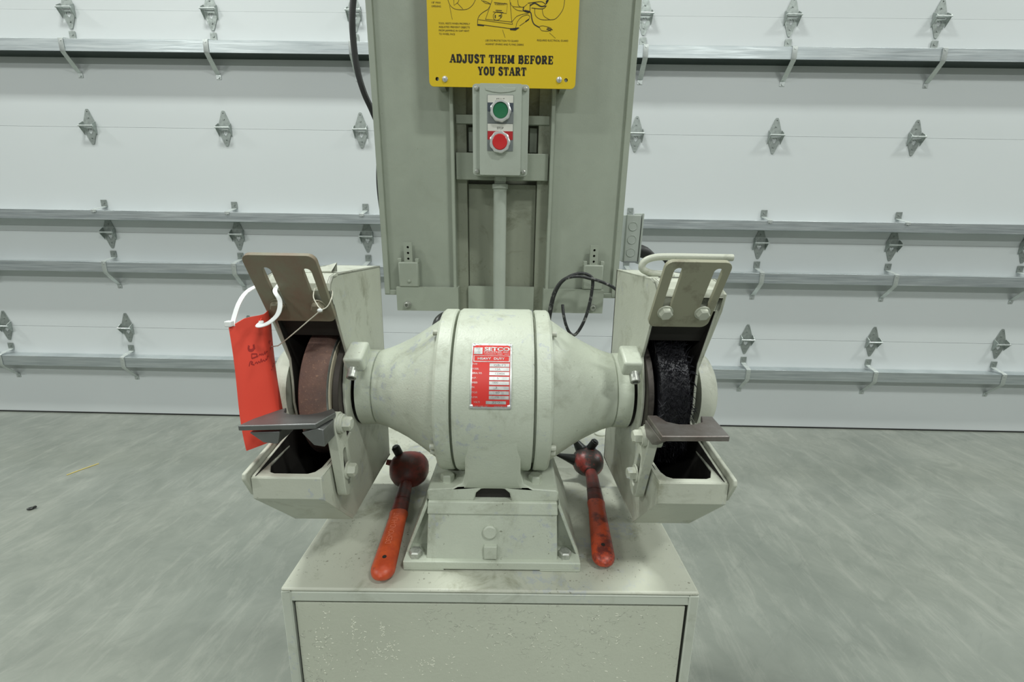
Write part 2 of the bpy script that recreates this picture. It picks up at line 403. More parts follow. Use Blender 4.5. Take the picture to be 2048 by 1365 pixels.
for i, (a, b) in enumerate(STRUTS):
    f = DY-PR; t = .0022
    poly = [(DY-.001, b), (f, b), (f, a), (DY-.001, a), (DY-.001, a+t), (f+t, a+t), (f+t, b-t), (DY-.001, b-t)]
    st = obj('strut', MB().prism(poly, XL, XR), 'galv', door, bevel=.0015)
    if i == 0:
        obj('strut_underside', MB().box(XL, XR, f+.002, DY-.002, a-.003, a-.0002), 'dark_liner', st, label='dark strip under the top strut')  # thin near-black strip along the strut's lower side
HX = [-2.5635+.8102*c for c in range(-3, 10)]
HX = [x for x in HX if XL+.1 < x < XR-.1]
# hinge prototype around its own joint line
def hinge_mesh():
    mb = MB(); w = .0375
    up = [(-w, .004), (w, .004), (w, .016), (.011, .088), (.006, .097), (-.006, .097), (-.011, .088), (-w, .016)]
    mb.plate([up, circ(0, .082, .0045, 8)], lambda u, v, q: (u, -.001-.003*q, v))
    lo = [(-w, -.004), (w, -.004), (w, -.022), (.011, -.088), (.006, -.097), (-.006, -.097), (-.011, -.088), (-w, -.022)]
    heart = [(0, -.042), (.013, -.026), (.014, -.016), (.007, -.011), (0, -.016), (-.007, -.011), (-.014, -.016), (-.013, -.026)]
    mb.plate([lo, heart], lambda u, v, q: (u, -.001-.003*q, v))
    for x in (-w, w):
        mb.prism([(-.003, .03), (-.03, .010), (-.034, 0), (-.03, -.010), (-.003, -.045)], x-.0015, x+.0015)
    for z in (.05, -.062): mb.cyl((0, -.003, z), (0, -1, 0), .005, .004, 8)
    return mb
hm = None; kn = MB().cyl((-.043, -.031, 0), (1, 0, 0), .0048, .086, 10)
for k in (1, 2, 3, 4, 5):
    for x in HX:
        if hm is None:
            BASE[door.name] = Vector((0, 0, 0))
            hm = obj('hinge', hinge_mesh(), 'galv_hinge', door); obj('knuckle_pin', kn, 'clip', hm)
            BASE[door.name] = Vector((0, DY, 0)); hm.location = (x, 0, k*SH)
        else: copy_obj(hm, door, (x, 0, k*SH))
# strut clips: a bent strap over each strut at every hinge line
def strap(path, w, t=.002):
    mb = MB(); P = [Vector((0, a, b)) for a, b in path]; rings = []
    for i, p in enumerate(P):
        d = (P[min(i+1, len(P)-1)]-P[max(i-1, 0)]).normalized(); nn = Vector((0, -d.z, d.y))
        rings.append([p+Vector((-w/2, 0, 0))+nn*t/2, p+Vector((w/2, 0, 0))+nn*t/2, p+Vector((w/2, 0, 0))-nn*t/2, p+Vector((-w/2, 0, 0))-nn*t/2])
    return mb.loft(rings)
for i, (a, b) in enumerate(STRUTS):
    BASE[door.name] = Vector((0, 0, 0))
    h = b-a; q = MB(); f = -PR-.0025
    if i == 1:
        pth = [(-.002, h+.062), (-.002, h+.028), (-.01, h+.024), (-.074, h+.006), (f, h+.001), (f, h-.012)]
    else:
        pth = [(-.002, h+.062), (-.002, h+.028), (-.01, h+.024), (-.074, h+.006), (f, h+.001), (f, .003), (f+.004, -.006), (-.012, -.078), (-.002, -.085), (-.002, -.108)]
    q = strap(pth, .028)
    for z in ((h+.048,) if i == 1 else (h+.048, -.098)): q.cyl((0, -.003, z), (0, -1, 0), .007, .004, 6)
    q.cyl((0, f, h-.010), (0, -1, 0), .0045, .003, 8)
    e = obj('strut_clip', q, 'clip', door); tb = MB().box(-.018, .018, -.006, -.0025, h+.026, h+.066); tb.cyl((0, -.006, h+.048), (0, -1, 0), .007, .003, 6)
    obj('clip_tab', tb, 'galv_hinge', e); e.location = (HX[0], 0, a)
    BASE[door.name] = Vector((0, DY, 0))
    for x in HX[1:]: copy_obj(e, door, (x, 0, a))

# =================================================================== PEDESTAL CABINET
cab = thing('pedestal_cabinet', 'grey-green painted steel pedestal cabinet that carries the grinder', 'cabinet', (0, .3, 0))
CW, CH, CD = .3065, .70, .60
top = obj('cabinet_top', MB().box(-CW, CW, 0, CD, CH-.006, CH), 'top', cab, bevel=.003)
bd = MB(); t = .014
bd.box(-CW, -CW+t, .0, CD, 0, CH-.006); bd.box(CW-t, CW, .0, CD, 0, CH-.006)
bd.box(-CW+t, CW-t, CD-.004, CD, 0, CH-.006); bd.box(-CW+t, CW-t, .0, .014, CH-.022, CH-.006)
bd.box(-CW+t, CW-t, .0, .014, 0, .03)
obj('cabinet_body', bd, 'paint', cab, bevel=.0015)
pnl = obj('access_panel', MB().box(-CW+t+.0035, CW-t-.0035, .003, .006, .034, CH-.0265), 'lumpy', cab, bevel=.0012)
q = MB()
for cx_, cz_, n_, sx_, sz_ in ((-.252, .585, 34, .012, .05), (-.205, .632, 20, .003, .014), (-.162, .628, 22, .003, .016), (-.16, .585, 40, .022, .02), (-.20, .605, 14, .012, .015), (-.245, .655, 8, .006, .006), (-.10, .560, 26, .014, .014), (-.06, .565, 8, .004, .02),
                               (.0, .56, 90, .28, .035), (.0, .62, 60, .27, .03), (.10, .655, 16, .14, .008), (.03, .62, 6, .004, .006), (-.02, .63, 4, .003, .008), (.185, .618, 10, .012, .010)):
    for i in range(n_):
        x = random.uniform(-1, 1)*sx_ + cx_; z = random.gauss(0, .6)*sz_ + cz_
        if abs(x) > .286 or not .05 < z < .668: continue
        r = random.uniform(.0005, .0011); an = random.uniform(0, pi); e = random.uniform(1.2, 3.2)
        q.ball((x, .003, z), (r*e, .0006, r), 6, 4, Matrix.Rotation(an, 3, 'Y'))
M['lump'] = MT('paint_lumps', .4).color(rgb(206, 209, 192)).m
obj('paint_lumps', q, 'lump', pnl, smooth=80, kind='stuff')
obj('panel_gap_backing', MB().box(-CW+t, CW-t, .010, .014, .03, CH-.022), 'near_black', cab)
obj('plug_cap', MB().lathe((.269, .535, CH), (0, 0, 1), [(0, .016), (.004, .016), (.006, .012)], 20), 'guard', cab)

# =================================================================== BENCH GRINDER
gr = thing('bench_grinder', 'heavy double-ended grey-green bench grinder with red nameplate bolted on the cabinet', 'grinder', (0, .16, CH))
AY, AZ, R0 = .16, .9560, .1335
# --- cast base
mb = MB(); z0 = CH
def blk(q, x0, x1, y0, y1, x0t, x1t, y0t, y1t, za, zb):
    q.add([(x0, y0, za), (x1, y0, za), (x1, y1, za), (x0, y1, za), (x0t, y0t, zb), (x1t, y0t, zb), (x1t, y1t, zb), (x0t, y1t, zb)],
          [(0, 1, 2, 3), (4, 5, 6, 7), (0, 1, 5, 4), (1, 2, 6, 5), (2, 3, 7, 6), (3, 0, 4, 7)])
mb.box(-.137, .137, .038, .285, z0+.0025, z0+.016); mb.box(-.137, -.074, .0382, .285, z0, z0+.004); mb.box(.074, .137, .0382, .285, z0, z0+.004); mb.box(-.08, .08, .2, .285, z0, z0+.004)
blk(mb, -.102, .102, .045, .275, -.099, .099, .056, .262, z0+.012, z0+.092)
blk(mb, -.1005, .1005, .053, .265, -.099, .099, .056, .262, z0+.088, z0+.108)
for s in (-1, 1):                                      # flared side webs
    mb.prism([(s*.098, z0+.014), (s*.135, z0+.014), (s*.133, z0+.024), (s*.101, z0+.105), (s*.096, z0+.105)], .079, .25, 'y')
    mb.prism([(s*.1325, z0+.014), (s*.136, z0+.014), (s*.134, z0+.024), (s*.103, z0+.106), (s*.0995, z0+.1)], .058, .26, 'y')
base = obj('motor_base', mb, 'cast', gr, bevel=.003, seg=3)
obj('plug', MB().lathe((-.004, .052, z0+.060), (0, -1, .1), [(0, .011), (.0035, .011), (.005, .009)], 24), 'cast', base)
obj('casting_mark', MB().box(-.0125, .0075, .042, .052, z0+.018, z0+.040), 'cast', base, bevel=.001)
for x, y in ((-.120, .052), (.114, .054), (-.12, .262), (.114, .262)):
    obj('bolt', MB().hexbolt((x, y, z0+.016), (0, 0, 1), .018, .010, .0), 'bolt', base)
# --- motor body
mb = MB()
mb.lathe((0, AY, AZ), (1, 0, 0), [(-.064, .121), (-.058, .121), (-.0575, R0-.002), (-.054, R0), (.054, R0), (.0575, R0-.002), (.058, .121), (.064, .121)], 96)
mt = obj('motor_housing', mb, 'cast', gr, smooth=25)
zf = z0+.108
foot = [(-.101, zf), (-.028, zf), (-.026, zf+.012), (-.018, zf+.019), (0, zf+.021), (.018, zf+.019), (.026, zf+.012), (.028, zf), (.101, zf), (.101, zf+.015),
        (.098, zf+.018), (.062, zf+.020), (.048, zf+.028), (.042, zf+.045), (.041, zf+.13), (-.041, zf+.13), (-.042, zf+.045), (-.048, zf+.028), (-.062, zf+.020), (-.098, zf+.018), (-.101, zf+.015)]
def front(x, y, z):                                    # the column runs back from the flange
    return (x, y, z)
mb = MB().prism([p for p in foot], .061, .255, 'y')
obj('motor_foot', mb, 'cast', mt, bevel=.005, seg=3)
obj('arch_shade', MB().box(-.0275, .0275, .069, .073, zf+.0005, zf+.021), 'near_black', mt); cb = MB(); rings = []  # near-black plate paints the shade inside the foot arch
for zz, yy, hw in ((zf+.0195, .0625, .052), (zf+.0215, .0606, .0495), (zf+.028, .0578, .0455), (zf+.040, .0520, .0420), (zf+.060, .0465, .0412), (zf+.085, .0390, .0408), (zf+.108, .0325, .0405), (zf+.128, .0285, .040), (zf+.142, .0272, .040)):
    rings.append([(-hw, .15, zz), (-hw, yy+.005, zz), (-hw+.006, yy, zz), (hw-.006, yy, zz), (hw, yy+.005, zz), (hw, .15, zz)])
obj('column_face', cb.loft(rings), 'cast', mt, smooth=40)
for x in (-.073, .066):
    obj('bolt', MB().hexbolt((x, .086, zf+.018), (0, 0, 1), .019, .011, .012), 'cast', mt)
for s, nm in ((-1, 'left'), (1, 'right')):
    P = [(.0615, .126), (.0615, .1310), (.064, .1325), (.081, .1325), (.0845, .130), (.0850, .1185), (.091, .1155), (.105, .1060), (.122, .0945), (.14, .0835), (.158, .0745), (.176, .0665), (.1905, .0622), (.192, .060)]
    q = MB().lathe((0, AY, AZ), (s, 0, 0), P, 72)
    eb = obj('end_bell', q, 'cast', gr, smooth=22)
    for a in (-25, 60, 155, 205, 330):
        c, d = cos(radians(a)), sin(radians(a))
        obj('bell_screw', MB().cyl((s*.085, AY-.124*c, AZ+.124*d), (s, 0, 0), .0045, .007, 10), 'guard', eb)
    q = MB().lathe((0, AY, AZ), (s, 0, 0), [(.1915, .057), (.1935, .0618), (.2165, .0630), (.2185, .057)], 60)
    hub = obj('bearing_hub', q, 'cast', gr, smooth=22)
# --- nameplate wrapped on the housing
np_ = (-.0312, .0258)
def cylF(x, ang, off=.0):
    r = R0+off; a = radians(ang); return (x, AY-r*cos(a), AZ+r*sin(a))
A0, A1 = 7.0, 47.0                                     # degrees round the housing
def NP(u, v, off):                                     # u 0..1 across, v 0..1 up
    return cylF(np_[0]+(np_[1]-np_[0])*u, A0+(A1-A0)*v, off)
def nrect(mb, u0, u1, v0, v1, off):
    k = 10; rows = [[NP(u0, v0+(v1-v0)*i/k, off), NP(u1, v0+(v1-v0)*i/k, off)] for i in range(k+1)]
    return mb.add([p for r in rows for p in r], [(2*i, 2*i+1, 2*i+3, 2*i+2) for i in range(k)])
q = MB(); k = 14; rr = []
for i in range(k+1):
    v = i/k; rr.append([NP(0, v, -.004), NP(0, v, .0018), NP(1, v, .0018), NP(1, v, -.004)])
plate = obj('nameplate', q.loft(rr), 'plate_metal', gr, label='red and silver maker plate')
obj('plate_field', nrect(MB(), .035, .955, .03, .965, .0021), 'plate_red', plate, smooth=60, label='red enamel field')
q = MB(); V0 = lambda py: 1-(py-85)/(1300-85); U0 = lambda px: (px-125)/(915-125)
nrect(q, U0(172), U0(338), V0(312), V0(178), .0024)
for a, b in ((338, 346), (446, 460)): nrect(q, U0(170), U0(872), V0(b), V0(a), .0024)
for a, b in ((170, 184), (858, 872)): nrect(q, U0(a), U0(b), V0(460), V0(338), .0024)
rows = [487, 563, 642, 730, 812, 900, 985, 1068]
for y in rows: nrect(q, U0(485), U0(866), V0(y+62), V0(y), .0024)
nrect(q, U0(428), U0(812), V0(1215), V0(1160), .0024)
obj('plate_boxes', q, 'plate_metal', plate, smooth=60)
q = MB(); TF = lambda u, v: NP(u, v, .0025)
def ntext(q, s, px, py, ph, pw, bold=0.):
    add_text(q, TF, s, U0(px), V0(py), ph/1215, pw/790, 0., bold)
ntext(q, 'SETCO', 372, 240, 70, 498, .035)
ntext(q, 'INDUSTRIES, INC.', 368, 283, 30, 495); ntext(q, 'CINCINNATI, OHIO   U.S.A.', 372, 318, 20, 495)
ntext(q, 'HEAVY', 250, 418, 42, 262, .03); ntext(q, 'DUTY', 565, 418, 42, 210, .03)
for s, y, w in (('TYPE', 520, 95), ('MODEL', 605, 130), ('SERIAL NO.', 684, 195), ('H.P.', 770, 85), ('SPEED', 852, 110), ('PH.', 935, 60), ('CYCLES', 1025, 110), ('R.P.M.', 1110, 120), ('VOLTS', 1195, 120)):
    ntext(q, s, 152 if y < 1190 else 195, y, 30, w)
ntext(q, 'PAT. NO. 2,6', 215, 1262, 20, 240); ntext(q, 'MADE IN U.S.', 590, 1262, 20, 230)
obj('plate_lettering', q, 'plate_metal', plate, smooth=60)
q = MB()
for s, y, x, w in (('GB-12', 540, 570, 230), ('12A', 612, 600, 95), ('123456', 690, 600, 180), ('5', 775, 630, 35), ('1800', 852, 545, 110), ('3', 940, 600, 40), ('60', 1025, 610, 75), ('1750', 1108, 600, 80), ('220', 1200, 540, 150)):
    ntext(q, s, x, y, 36, w)
obj('plate_stamping', q, 'grey_ink', plate, smooth=60)
for u, v in ((.05, .97), (.95, .975), (.035, .035), (.94, .035)):
    a = Vector(NP(u, v, .0015)); b = Vector(NP(u, v, .01))
    obj('rivet', MB().lathe(a, b-a, [(0, .0028), (.001, .0026), (.0018, .0014), (.002, .0002)], 12), 'screw', plate)

# --- wheel guards, spark guards, wheels, rests (left s=-1, right s=+1)
GI, GO = .222, .3125                                   # inner and outer faces of a guard
def wheel_side(s):
    L = 'left' if s < 0 else 'right'
    X = lambda a: s*a
    inner = [(.285, .765), (.285, 1.150), (.082, 1.150), (.066, 1.147), (.056, 1.138), (.053, 1.128), (.062, 1.108), (.098, 1.030),
             (.088, 1.010), (.079, .985), (.077, .96), (.080, .935), (.090, .905), (.060, .895), (.020, .893), (-.022, .891), (-.022, .861), (.072, .765)]
    outer = [(.285, .765), (.285, 1.150), (.082, 1.150), (.066, 1.147), (.056, 1.138), (.053, 1.128), (.062, 1.108), (.100, 1.020),
             (.101, .985), (.099, .95), (.104, .925), (.088, .912), (-.020, .893), (-.022, .889), (-.022, .861), (.072, .765)]
    hole = [(AY+.0605*cos(a*pi/14), AZ+.0605*sin(a*pi/14)) for a in range(28)]
    mb = MB()
    mb.plate([inner, hole], lambda u, v, w: (X(GI+.004*w), u, v))
    mb.plate([outer], lambda u, v, w: (X(GO-.004*w), u, v))
    a, b = sorted((X(GI), X(GO)))
    mb.box(a, b, .281, .285, .765, 1.150)              # back
    mb.box(a, b, .072, .285, .765, .769)               # floor
    mb.box(a, b, .080, .285, 1.146, 1.150)             # roof
    mb.prism([(-.0226, .861), (-.0226, .8914), (-.016, .8914), (-.016, .863), (.076, .769), (.0715, .7645)], a-.0005, b+.0005, 'x')   # trough front
    mb.prism([(.082, 1.150), (.066, 1.147), (.056, 1.138), (.053, 1.128), (.057, 1.128), (.060, 1.136), (.068, 1.1435), (.083, 1.146)], a, b, 'x')
    mb.prism([(.053, 1.128), (.062, 1.108), (.066, 1.110), (.057, 1.130)], a, b, 'x')
    wg = obj('wheel_guard', mb, 'guard', gr, bevel=.0015, smooth=30)
    # thicker rims of the trough
    U = [(GI, -.0215), (GO, -.0215), (GO, .075), (GO-.0045, .075), (GO-.0085, .010), (GO-.018, -.009), (GO-.026, -.0125), (GI+.022, -.0125), (GI+.014, -.007), (GI+.010, .005), (GI+.009, .056), (GI, .056)]
    q = MB().plate([U], lambda u, v, w: (X(u), v, .8895+.003*w))
    obj('trough_rim', q, 'guard', wg, bevel=.001)
    q = MB().prism([(.0745, 1.092), (.0785, 1.092), (.1005, 1.059), (.0970, 1.057)], a+.005, b-.005, 'x'); obj('inner_shade_plate', q, 'near_black', wg)  # added near-black plate, stands in for shade at the top of the opening
    # near-black lining on the inside surfaces
    q = MB()
    q.plate([inner, hole], lambda u, v, w: (X(GI+.0041+.0008*w), u, v)); q.plate([outer], lambda u, v, w: (X(GO-.0041-.0008*w), u, v))
    q.box(a+.005, b-.005, .2795, .2805, .772, 1.144); q.box(a+.005, b-.005, .075, .279, .7695, .7703); q.box(a+.005, b-.005, .085, .279, 1.144, 1.1455)
    q.prism([(-.0155, .866), (-.0155, .884), (-.0150, .884), (-.0150, .8665), (.0765, .7705), (.0755, .7695)], a+.005, b-.005, 'x')
    obj('black_lining', q, 'near_black', wg, label='black inside of the guard')
    # outer cover plate with domed boss over the spindle nut
    co = [(.28, .772), (.28, 1.144), (.085, 1.144), (.0575, 1.132), (.0655, 1.106), (.112, 1.015), (.124, .985), (.125, .95), (.122, .930), (.085, .920), (-.030, .901), (-.032, .894), (-.018, .865), (.074, .772)]
    q = MB().plate([co], lambda u, v, w: (X(GO+.0015+.0055*w), u, v))
    cov = obj('guard_cover', q, 'guard', wg, bevel=.0015)
    q = MB().lathe((X(GO+.005), AY, AZ), (s, 0, 0), [(0, .070), (.016, .069), (.026, .064), (.032, .055), (.0345, .04), (.035, .0)], 48)
    obj('cover_boss', q, 'guard', cov, smooth=40)
    # spark guard: slotted plate down the slanted front of the guard
    o3 = Vector((0, .012, 1.176)); vd = Vector((0, .054, -.092)).normalized(); nn = Vector((0, -vd.z, vd.y)); nn = -nn if nn.y > 0 else nn
    u0, u1 = (-.3135, -.2215) if s < 0 else (.2165, .3005)
    v1 = .107
    if s < 0: sl = [slot(-.2885, .050, .0115, .064), slot(-.2375, .051, .0115, .064)]; bl = [(-.2935, .079), (-.2385, .079)]
    else: sl = [slot(.2345, .046, .0115, .074), slot(.2855, .046, .0115, .074)]; bl = [(.2345, .080), (.2855, .080)]
    q = MB().plate([rrect(u0, u1, 0, v1, .010)] + sl, lambda u, v, w: tuple(o3 + Vector((u, 0, 0)) + vd*v - nn*(.0065*w)))
    sg = obj('spark_guard', q, 'sparkL' if s < 0 else 'sparkR', gr, bevel=.0008,
             label=('brown stained slotted plate' if s < 0 else 'grey slotted plate') )
    for bu, bv in bl:
        p = o3 + Vector((bu, 0, 0)) + vd*bv
        obj('bolt', MB().hexbolt(p, nn, .0155, .007, .0105), 'sparkL' if s < 0 else 'guard', sg)
    # bright painted top edge
    # hub clamp block with socket screw
    ctr = Vector((X(.2005), .084, 1.026)); rot = Matrix.Rotation(radians(26), 3, 'X')
    q = MB().box(-.0145, .0135, -.022, .020, -.008, .017); q.map(lambda v: ctr + rot @ v)
    cl = obj('hub_clamp', q, 'cast', gr, bevel=.004, seg=3)
    q = MB(); c0 = ctr + rot @ Vector((-.003*s*-1, -.021, -.004)); ax = rot @ Vector((0, -1, -.35))
    q.lathe(c0, ax, [(-.003, .0072), (.013, .0072), (.0138, .0066), (.0138, .0042), (.007, .0042), (.007, .0)], 20, cap=False)
    obj('socket_screw', q, 'bolt', cl, smooth=30)
    # spindle flange seen inside
    q = MB().lathe((X(.2185), AY, AZ), (s, 0, 0), [(.0085, .05), (.0085, .097), (.010, .0945), (.018, .0945), (.020, .090), (.0205, .04)], 56)
    q2 = MB().cyl((X(.229), AY-.0985*cos(radians(-18)), AZ+.0985*sin(radians(-18))), (0, -1, -.3), .0045, .001, 14)
    fl = obj('spindle_flange', q, 'flange', gr, smooth=30); obj('key_hole', q2, 'near_black', fl)
    # tool rest and its slotted arm
    if s > 0:
        zt, th = .9755, .007
        pl = [(.204, -.060), (.286, -.058), (.2925, .003), (.278, .004), (.2705, -.016), (.258, -.0235), (.238, -.024), (.225, -.016), (.219, .004), (.2065, .004)]
        q = MB().prism(pl, zt-th, zt, 'z')
        tr = obj('tool_rest', q, 'steel', gr, bevel=.0012, label='dull brown steel rest plate')
        q = MB().prism([(-.058, zt-th), (.004, zt-th), (.004, zt-.026), (-.030, zt-.026)], .2040, .2125, 'x'); obj('rest_web', q, 'steel', tr, bevel=.001)
        ap = Vector((.2005, .006, .944)); bp = Vector((.2005, .030, .875))
    else:
        zt, th = .9735, .007
        pl = [(-.309, -.040), (-.217, -.034), (-.2065, .004), (-.216, .018), (-.226, .004), (-.240, -.004), (-.262, -.004), (-.274, .004), (-.280, .020), (-.286, .012), (-.303, -.018)]
        q = MB().prism(pl, zt-th, zt, 'z')
        def tilt(v): return Vector((v.x, v.y, v.z + (v.x+.21)*.012))
        q.map(tilt)
        tr = obj('tool_rest', q, 'steel_grey', gr, bevel=.0012, label='dark grey steel rest plate')
        q = MB().prism([(-.217, zt-th), (-.2085, zt-th-.002), (-.2085, zt-.032), (-.222, zt-.030), (-.236, zt-th-.006)], -.032, .002, 'y'); obj('rest_web', q, 'steel_grey', tr, bevel=.001)
        q = MB().prism([(-.300, zt-th-.006), (-.262, zt-th-.004), (-.266, zt-.028), (-.284, zt-.026)], -.034, .006, 'y'); obj('rest_lip', q, 'steel_grey', tr, bevel=.001)
        ap = Vector((-.1985, .014, .953)); bp = Vector((-.1985, .028, .876))
    # arm: flat slotted bar in the plane of the guard's inner face
    up = (ap-bp).normalized(); bk = Vector((0, up.z, -up.y)); hw = .016
    Lb = (ap-bp).length
    x_in = s*.2195; x_out = s*.2065
    outl = []
    for i in range(11):
        a = pi*i/10; outl.append((hw*cos(a), Lb+hw*sin(a)))
    outl += [(-hw, Lb-.03), (-hw, -.02)]
    for i in range(9):
        a = pi+pi*i/8; outl.append((hw*cos(a), -.028+.012*sin(a)))
    sl2 = slot(.001, .006, .011, .062)
    q = MB().plate([outl, sl2], lambda u, v, w: tuple(Vector((x_in+(x_out-x_in)*w, 0, 0)) + Vector((0, bp.y, bp.z)) + bk*u + up*v))
    ar = obj('rest_arm', q, 'guard', gr, bevel=.0012)
    q = MB().cyl((x_out-s*.0, ap.y, ap.z), (-s, 0, 0), .0135, .004, 24); obj('washer', q, 'guard', ar)
    for p_ in (ap, bp):
        q = MB().hexbolt((x_out - s*(.004 if p_ is ap else 0), p_.y, p_.z), (-s, 0, 0), .0165, .0105, .0125); obj('bolt', q, 'guard', ar)
    q = MB().cyl((x_out, ap.y, ap.z), (s, 0, 0), .0145, .020, 24); obj('pivot_boss', q, 'guard', ar)
    return wg
wgL = wheel_side(-1); wgR = wheel_side(1)
# hood details
q = MB(); q.add([(-.262, .085, 1.151), (-.231, .085, 1.151), (-.231, .105, 1.151), (-.262, .105, 1.151), (-.262, .085, 1.152), (-.231, .085, 1.153), (-.231, .106, 1.164), (-.262, .106, 1.153)],
      [(0, 1, 2, 3), (4, 5, 6, 7), (0, 1, 5, 4), (2, 3, 7, 6), (0, 3, 7, 4)])
obj('lifted_flap', q, 'guard', wgL)
obj('roof_slot', MB().box(.238, .300, .098, .103, 1.1495, 1.1508), 'near_black', wgR)
rod = smooth_path([(.258, .118, 1.153), (.245, .12, 1.1535), (.230, .12, 1.1555), (.2185, .12, 1.162), (.2215, .12, 1.172), (.236, .12, 1.178), (.262, .12, 1.1795), (.31, .12, 1.1795), (.352, .12, 1.1795)], 6)
obj('lift_handle', MB().tube(rod, .0052, 12), 'guard', wgR, smooth=50)
obj('handle_foot', MB().lathe((.258, .118, 1.1500), (0, 0, 1), [(0, .009), (.003, .009), (.005, .007)], 16), 'guard', wgR)
# grinding wheel (left)
q = MB().lathe((-.2425, AY, AZ), (-1, 0, 0), [(0, .05), (0, .1025), (.007, .1085), (.011, .1095), (.036, .1095), (.038, .107), (.040, .05)], 90)
wh = obj('grinding_wheel', q, 'abrasive', gr, smooth=30, label='brown abrasive wheel')
q = MB().lathe((-.2420, AY, AZ), (-1, 0, 0), [(0, .03), (0, .102), (.0008, .102), (.0008, .03)], 60); obj('wheel_side', q, 'abrasive_side', wh)
q = MB().lathe((-.2403, AY, AZ), (-1, 0, 0), [(0, .03), (0, .0965), (.0014, .0965), (.0014, .03)], 60); obj('paper_blotter', q, 'blotter', wh)
# wire wheel (right)
q = MB().lathe((.243, AY, AZ), (1, 0, 0), [(0, .03), (0, .106), (.042, .106), (.042, .03)], 60)
ww = obj('wire_wheel', q, 'wire', gr, smooth=30, label='black frayed wire brush wheel')
q = MB()
for i in range(4200):
    a = random.uniform(0, 2*pi); x = random.uniform(.241, .288); L = random.uniform(.010, .019)
    if random.random() < .3: x += random.choice((-1, 1))*random.uniform(0, .003)
    da = random.uniform(-.13, .13); dx = random.uniform(-.006, .006); r0 = .102
    P = lambda r, an, xx: (xx, AY-r*cos(an), AZ+r*sin(an))
    w = .00035
    q.add([P(r0, a-w/r0, x), P(r0, a+w/r0, x), P(r0+L*.6, a+da*.4, x+dx*.5), P(r0+L, a+da, x+dx)], [(0, 1, 2), (0, 2, 3)])
M['wire_light'] = MT('worn_wire_tips', .35, .5).color(rgb(84, 84, 90)).m
bri = obj('bristles', q, 'wire_light', ww, kind='stuff')
# dark elbow behind the housing
q = MB().tube(smooth_path([(-.133, .34, .96), (-.132, .345, 1.01), (-.127, .36, 1.035), (-.112, .40, 1.042)], 5), .009, 14); q.cyl((-.1325, .343, .995), (0, .05, 1), .012, .014, 14)
obj('conduit_elbow', q, 'black_steel', gr, smooth=40)

# =================================================================== BACKBOARD (leans 3.5 degrees towards the operator)
T = radians(3.5)
def PT(x, d, s_):                                      # x, depth behind the face, height up the face
    return (x, .5 + d*cos(T) - s_*sin(T), 1.07 + s_*cos(T) + d*sin(T))
def tilted(mb): return mb.map(lambda v: PT(v.x, v.y, v.z))
bb = thing('shield_backboard', 'tall grey-green sheet steel backboard on two posts behind the grinder', 'machine panel', (0, .5, CH))
SM = .95                                               # top of the board, above the frame
for s in (-1, 1):
    for a, b in ((.079, .106),):
        q = MB(); x0, x1 = sorted((s*a, s*b)); lo = -.37/cos(T)
        # U channel post open to the back
        poly = [(x0, .0), (x1, .0), (x1, .034), (x1-.003, .034), (x1-.003, .003), (x0+.003, .003), (x0+.003, .034), (x0, .034)]
        q.prism(poly, -.398, SM, 'z')
        q2 = MB(); q2.v = [PT(v[0], v[1]+.012, v[2]) for v in q.v]; q2.f = q.f
        q2.v = [(v[0], v[1], max(v[2], CH+.004)) for v in q2.v]
        obj('post', q2, 'post', bb, bevel=.001)
        fx0, fx1 = x0-.01, x1+.01; y0 = PT(0, .012, -.37)[1]
        obj('post_foot', MB().box(fx0, fx1, y0-.012, y0+.05, CH, CH+.005), 'post', bb, bevel=.001)
    # wing: shallow tray with raised rim
    xi, xo = s*.112, s*.277
    x0, x1 = sorted((xi, xo)); q = MB().box(x0, x1, .004, .007, .012, SM)
    wing = obj('wing_panel', tilted(q), 'panel', bb, bevel=.0008)
    q = MB(); e0, e1 = sorted((xo-s*.013, xo)); q.box(e0, e1, -.004, .030, .002, SM)
    obj('outer_rim', tilted(q), 'panel', wing, bevel=.0015)
    q = MB(); e0, e1 = sorted((xi, xi-s*.008)); q.box(e0, e1, -.012, .046, -.0, SM)
    obj('inner_rim', tilted(q), 'panel', wing, bevel=.0015)
    q = MB().box(x0, x1, -.003, .028, .0, .012); obj('bottom_rim', tilted(q), 'panel', wing, bevel=.001)
    # keeper bracket with three holes
    cx = s*.2145
    q = MB().box(cx-.023, cx+.023, -.020, -.004, .022, .080)
    br = obj('keeper_bracket', tilted(q), 'panel', bb, bevel=.003)
    for e_ in (-1, 1):
        q = MB().box(cx+e_*.020-.004, cx+e_*.020+.004, -.018, -.004, .078, .088); obj('bracket_ear', tilted(q), 'panel', br, bevel=.001)
    q = MB().plate([rrect(cx-.0095, cx+.0095, .076, .124, .001)] + [circ(cx, z, .0028, 12) for z in (.113, .100, .087)], lambda u, v, w: PT(u, -.014+.006*w, v))
    obj('slotted_strap', q, 'panel', br, bevel=.0006)
    q = MB().box(cx-.007, cx+.007, -.0082, -.0078, .082, .118); obj('hole_shadow_backing', tilted(q), 'near_black', br)
    q = MB().lathe((cx+.001, -.020, .036), (0, -1, 0), [(0, .004), (.002, .0035), (.003, .001)], 12); obj('rivet', tilted(q), 'panel', br)
q = MB().box(-.105, .105, .050, .053, -.02, SM); obj('back_sheet', tilted(q), 'post', bb)
q = MB().box(-.078, .078, .028, .034, -.03, .255); obj('recess_panel', tilted(q), 'post', bb, bevel=.001)
for a, b, d in ((.377, .395, .010), (.395, .47, .028), (.262, .318, .002)):
    q = MB().box(-.102, .102, d, d+.012, a, b); obj('cross_bar', tilted(q), 'panel' if d != .028 else 'post', bb, bevel=.001)
for s in (-1, 1):
    q = MB().box(*sorted((s*.077, s*.060)), .030, .036, .323, .374); obj('recess_pad', tilted(q), 'panel', bb, bevel=.001)
q = MB()
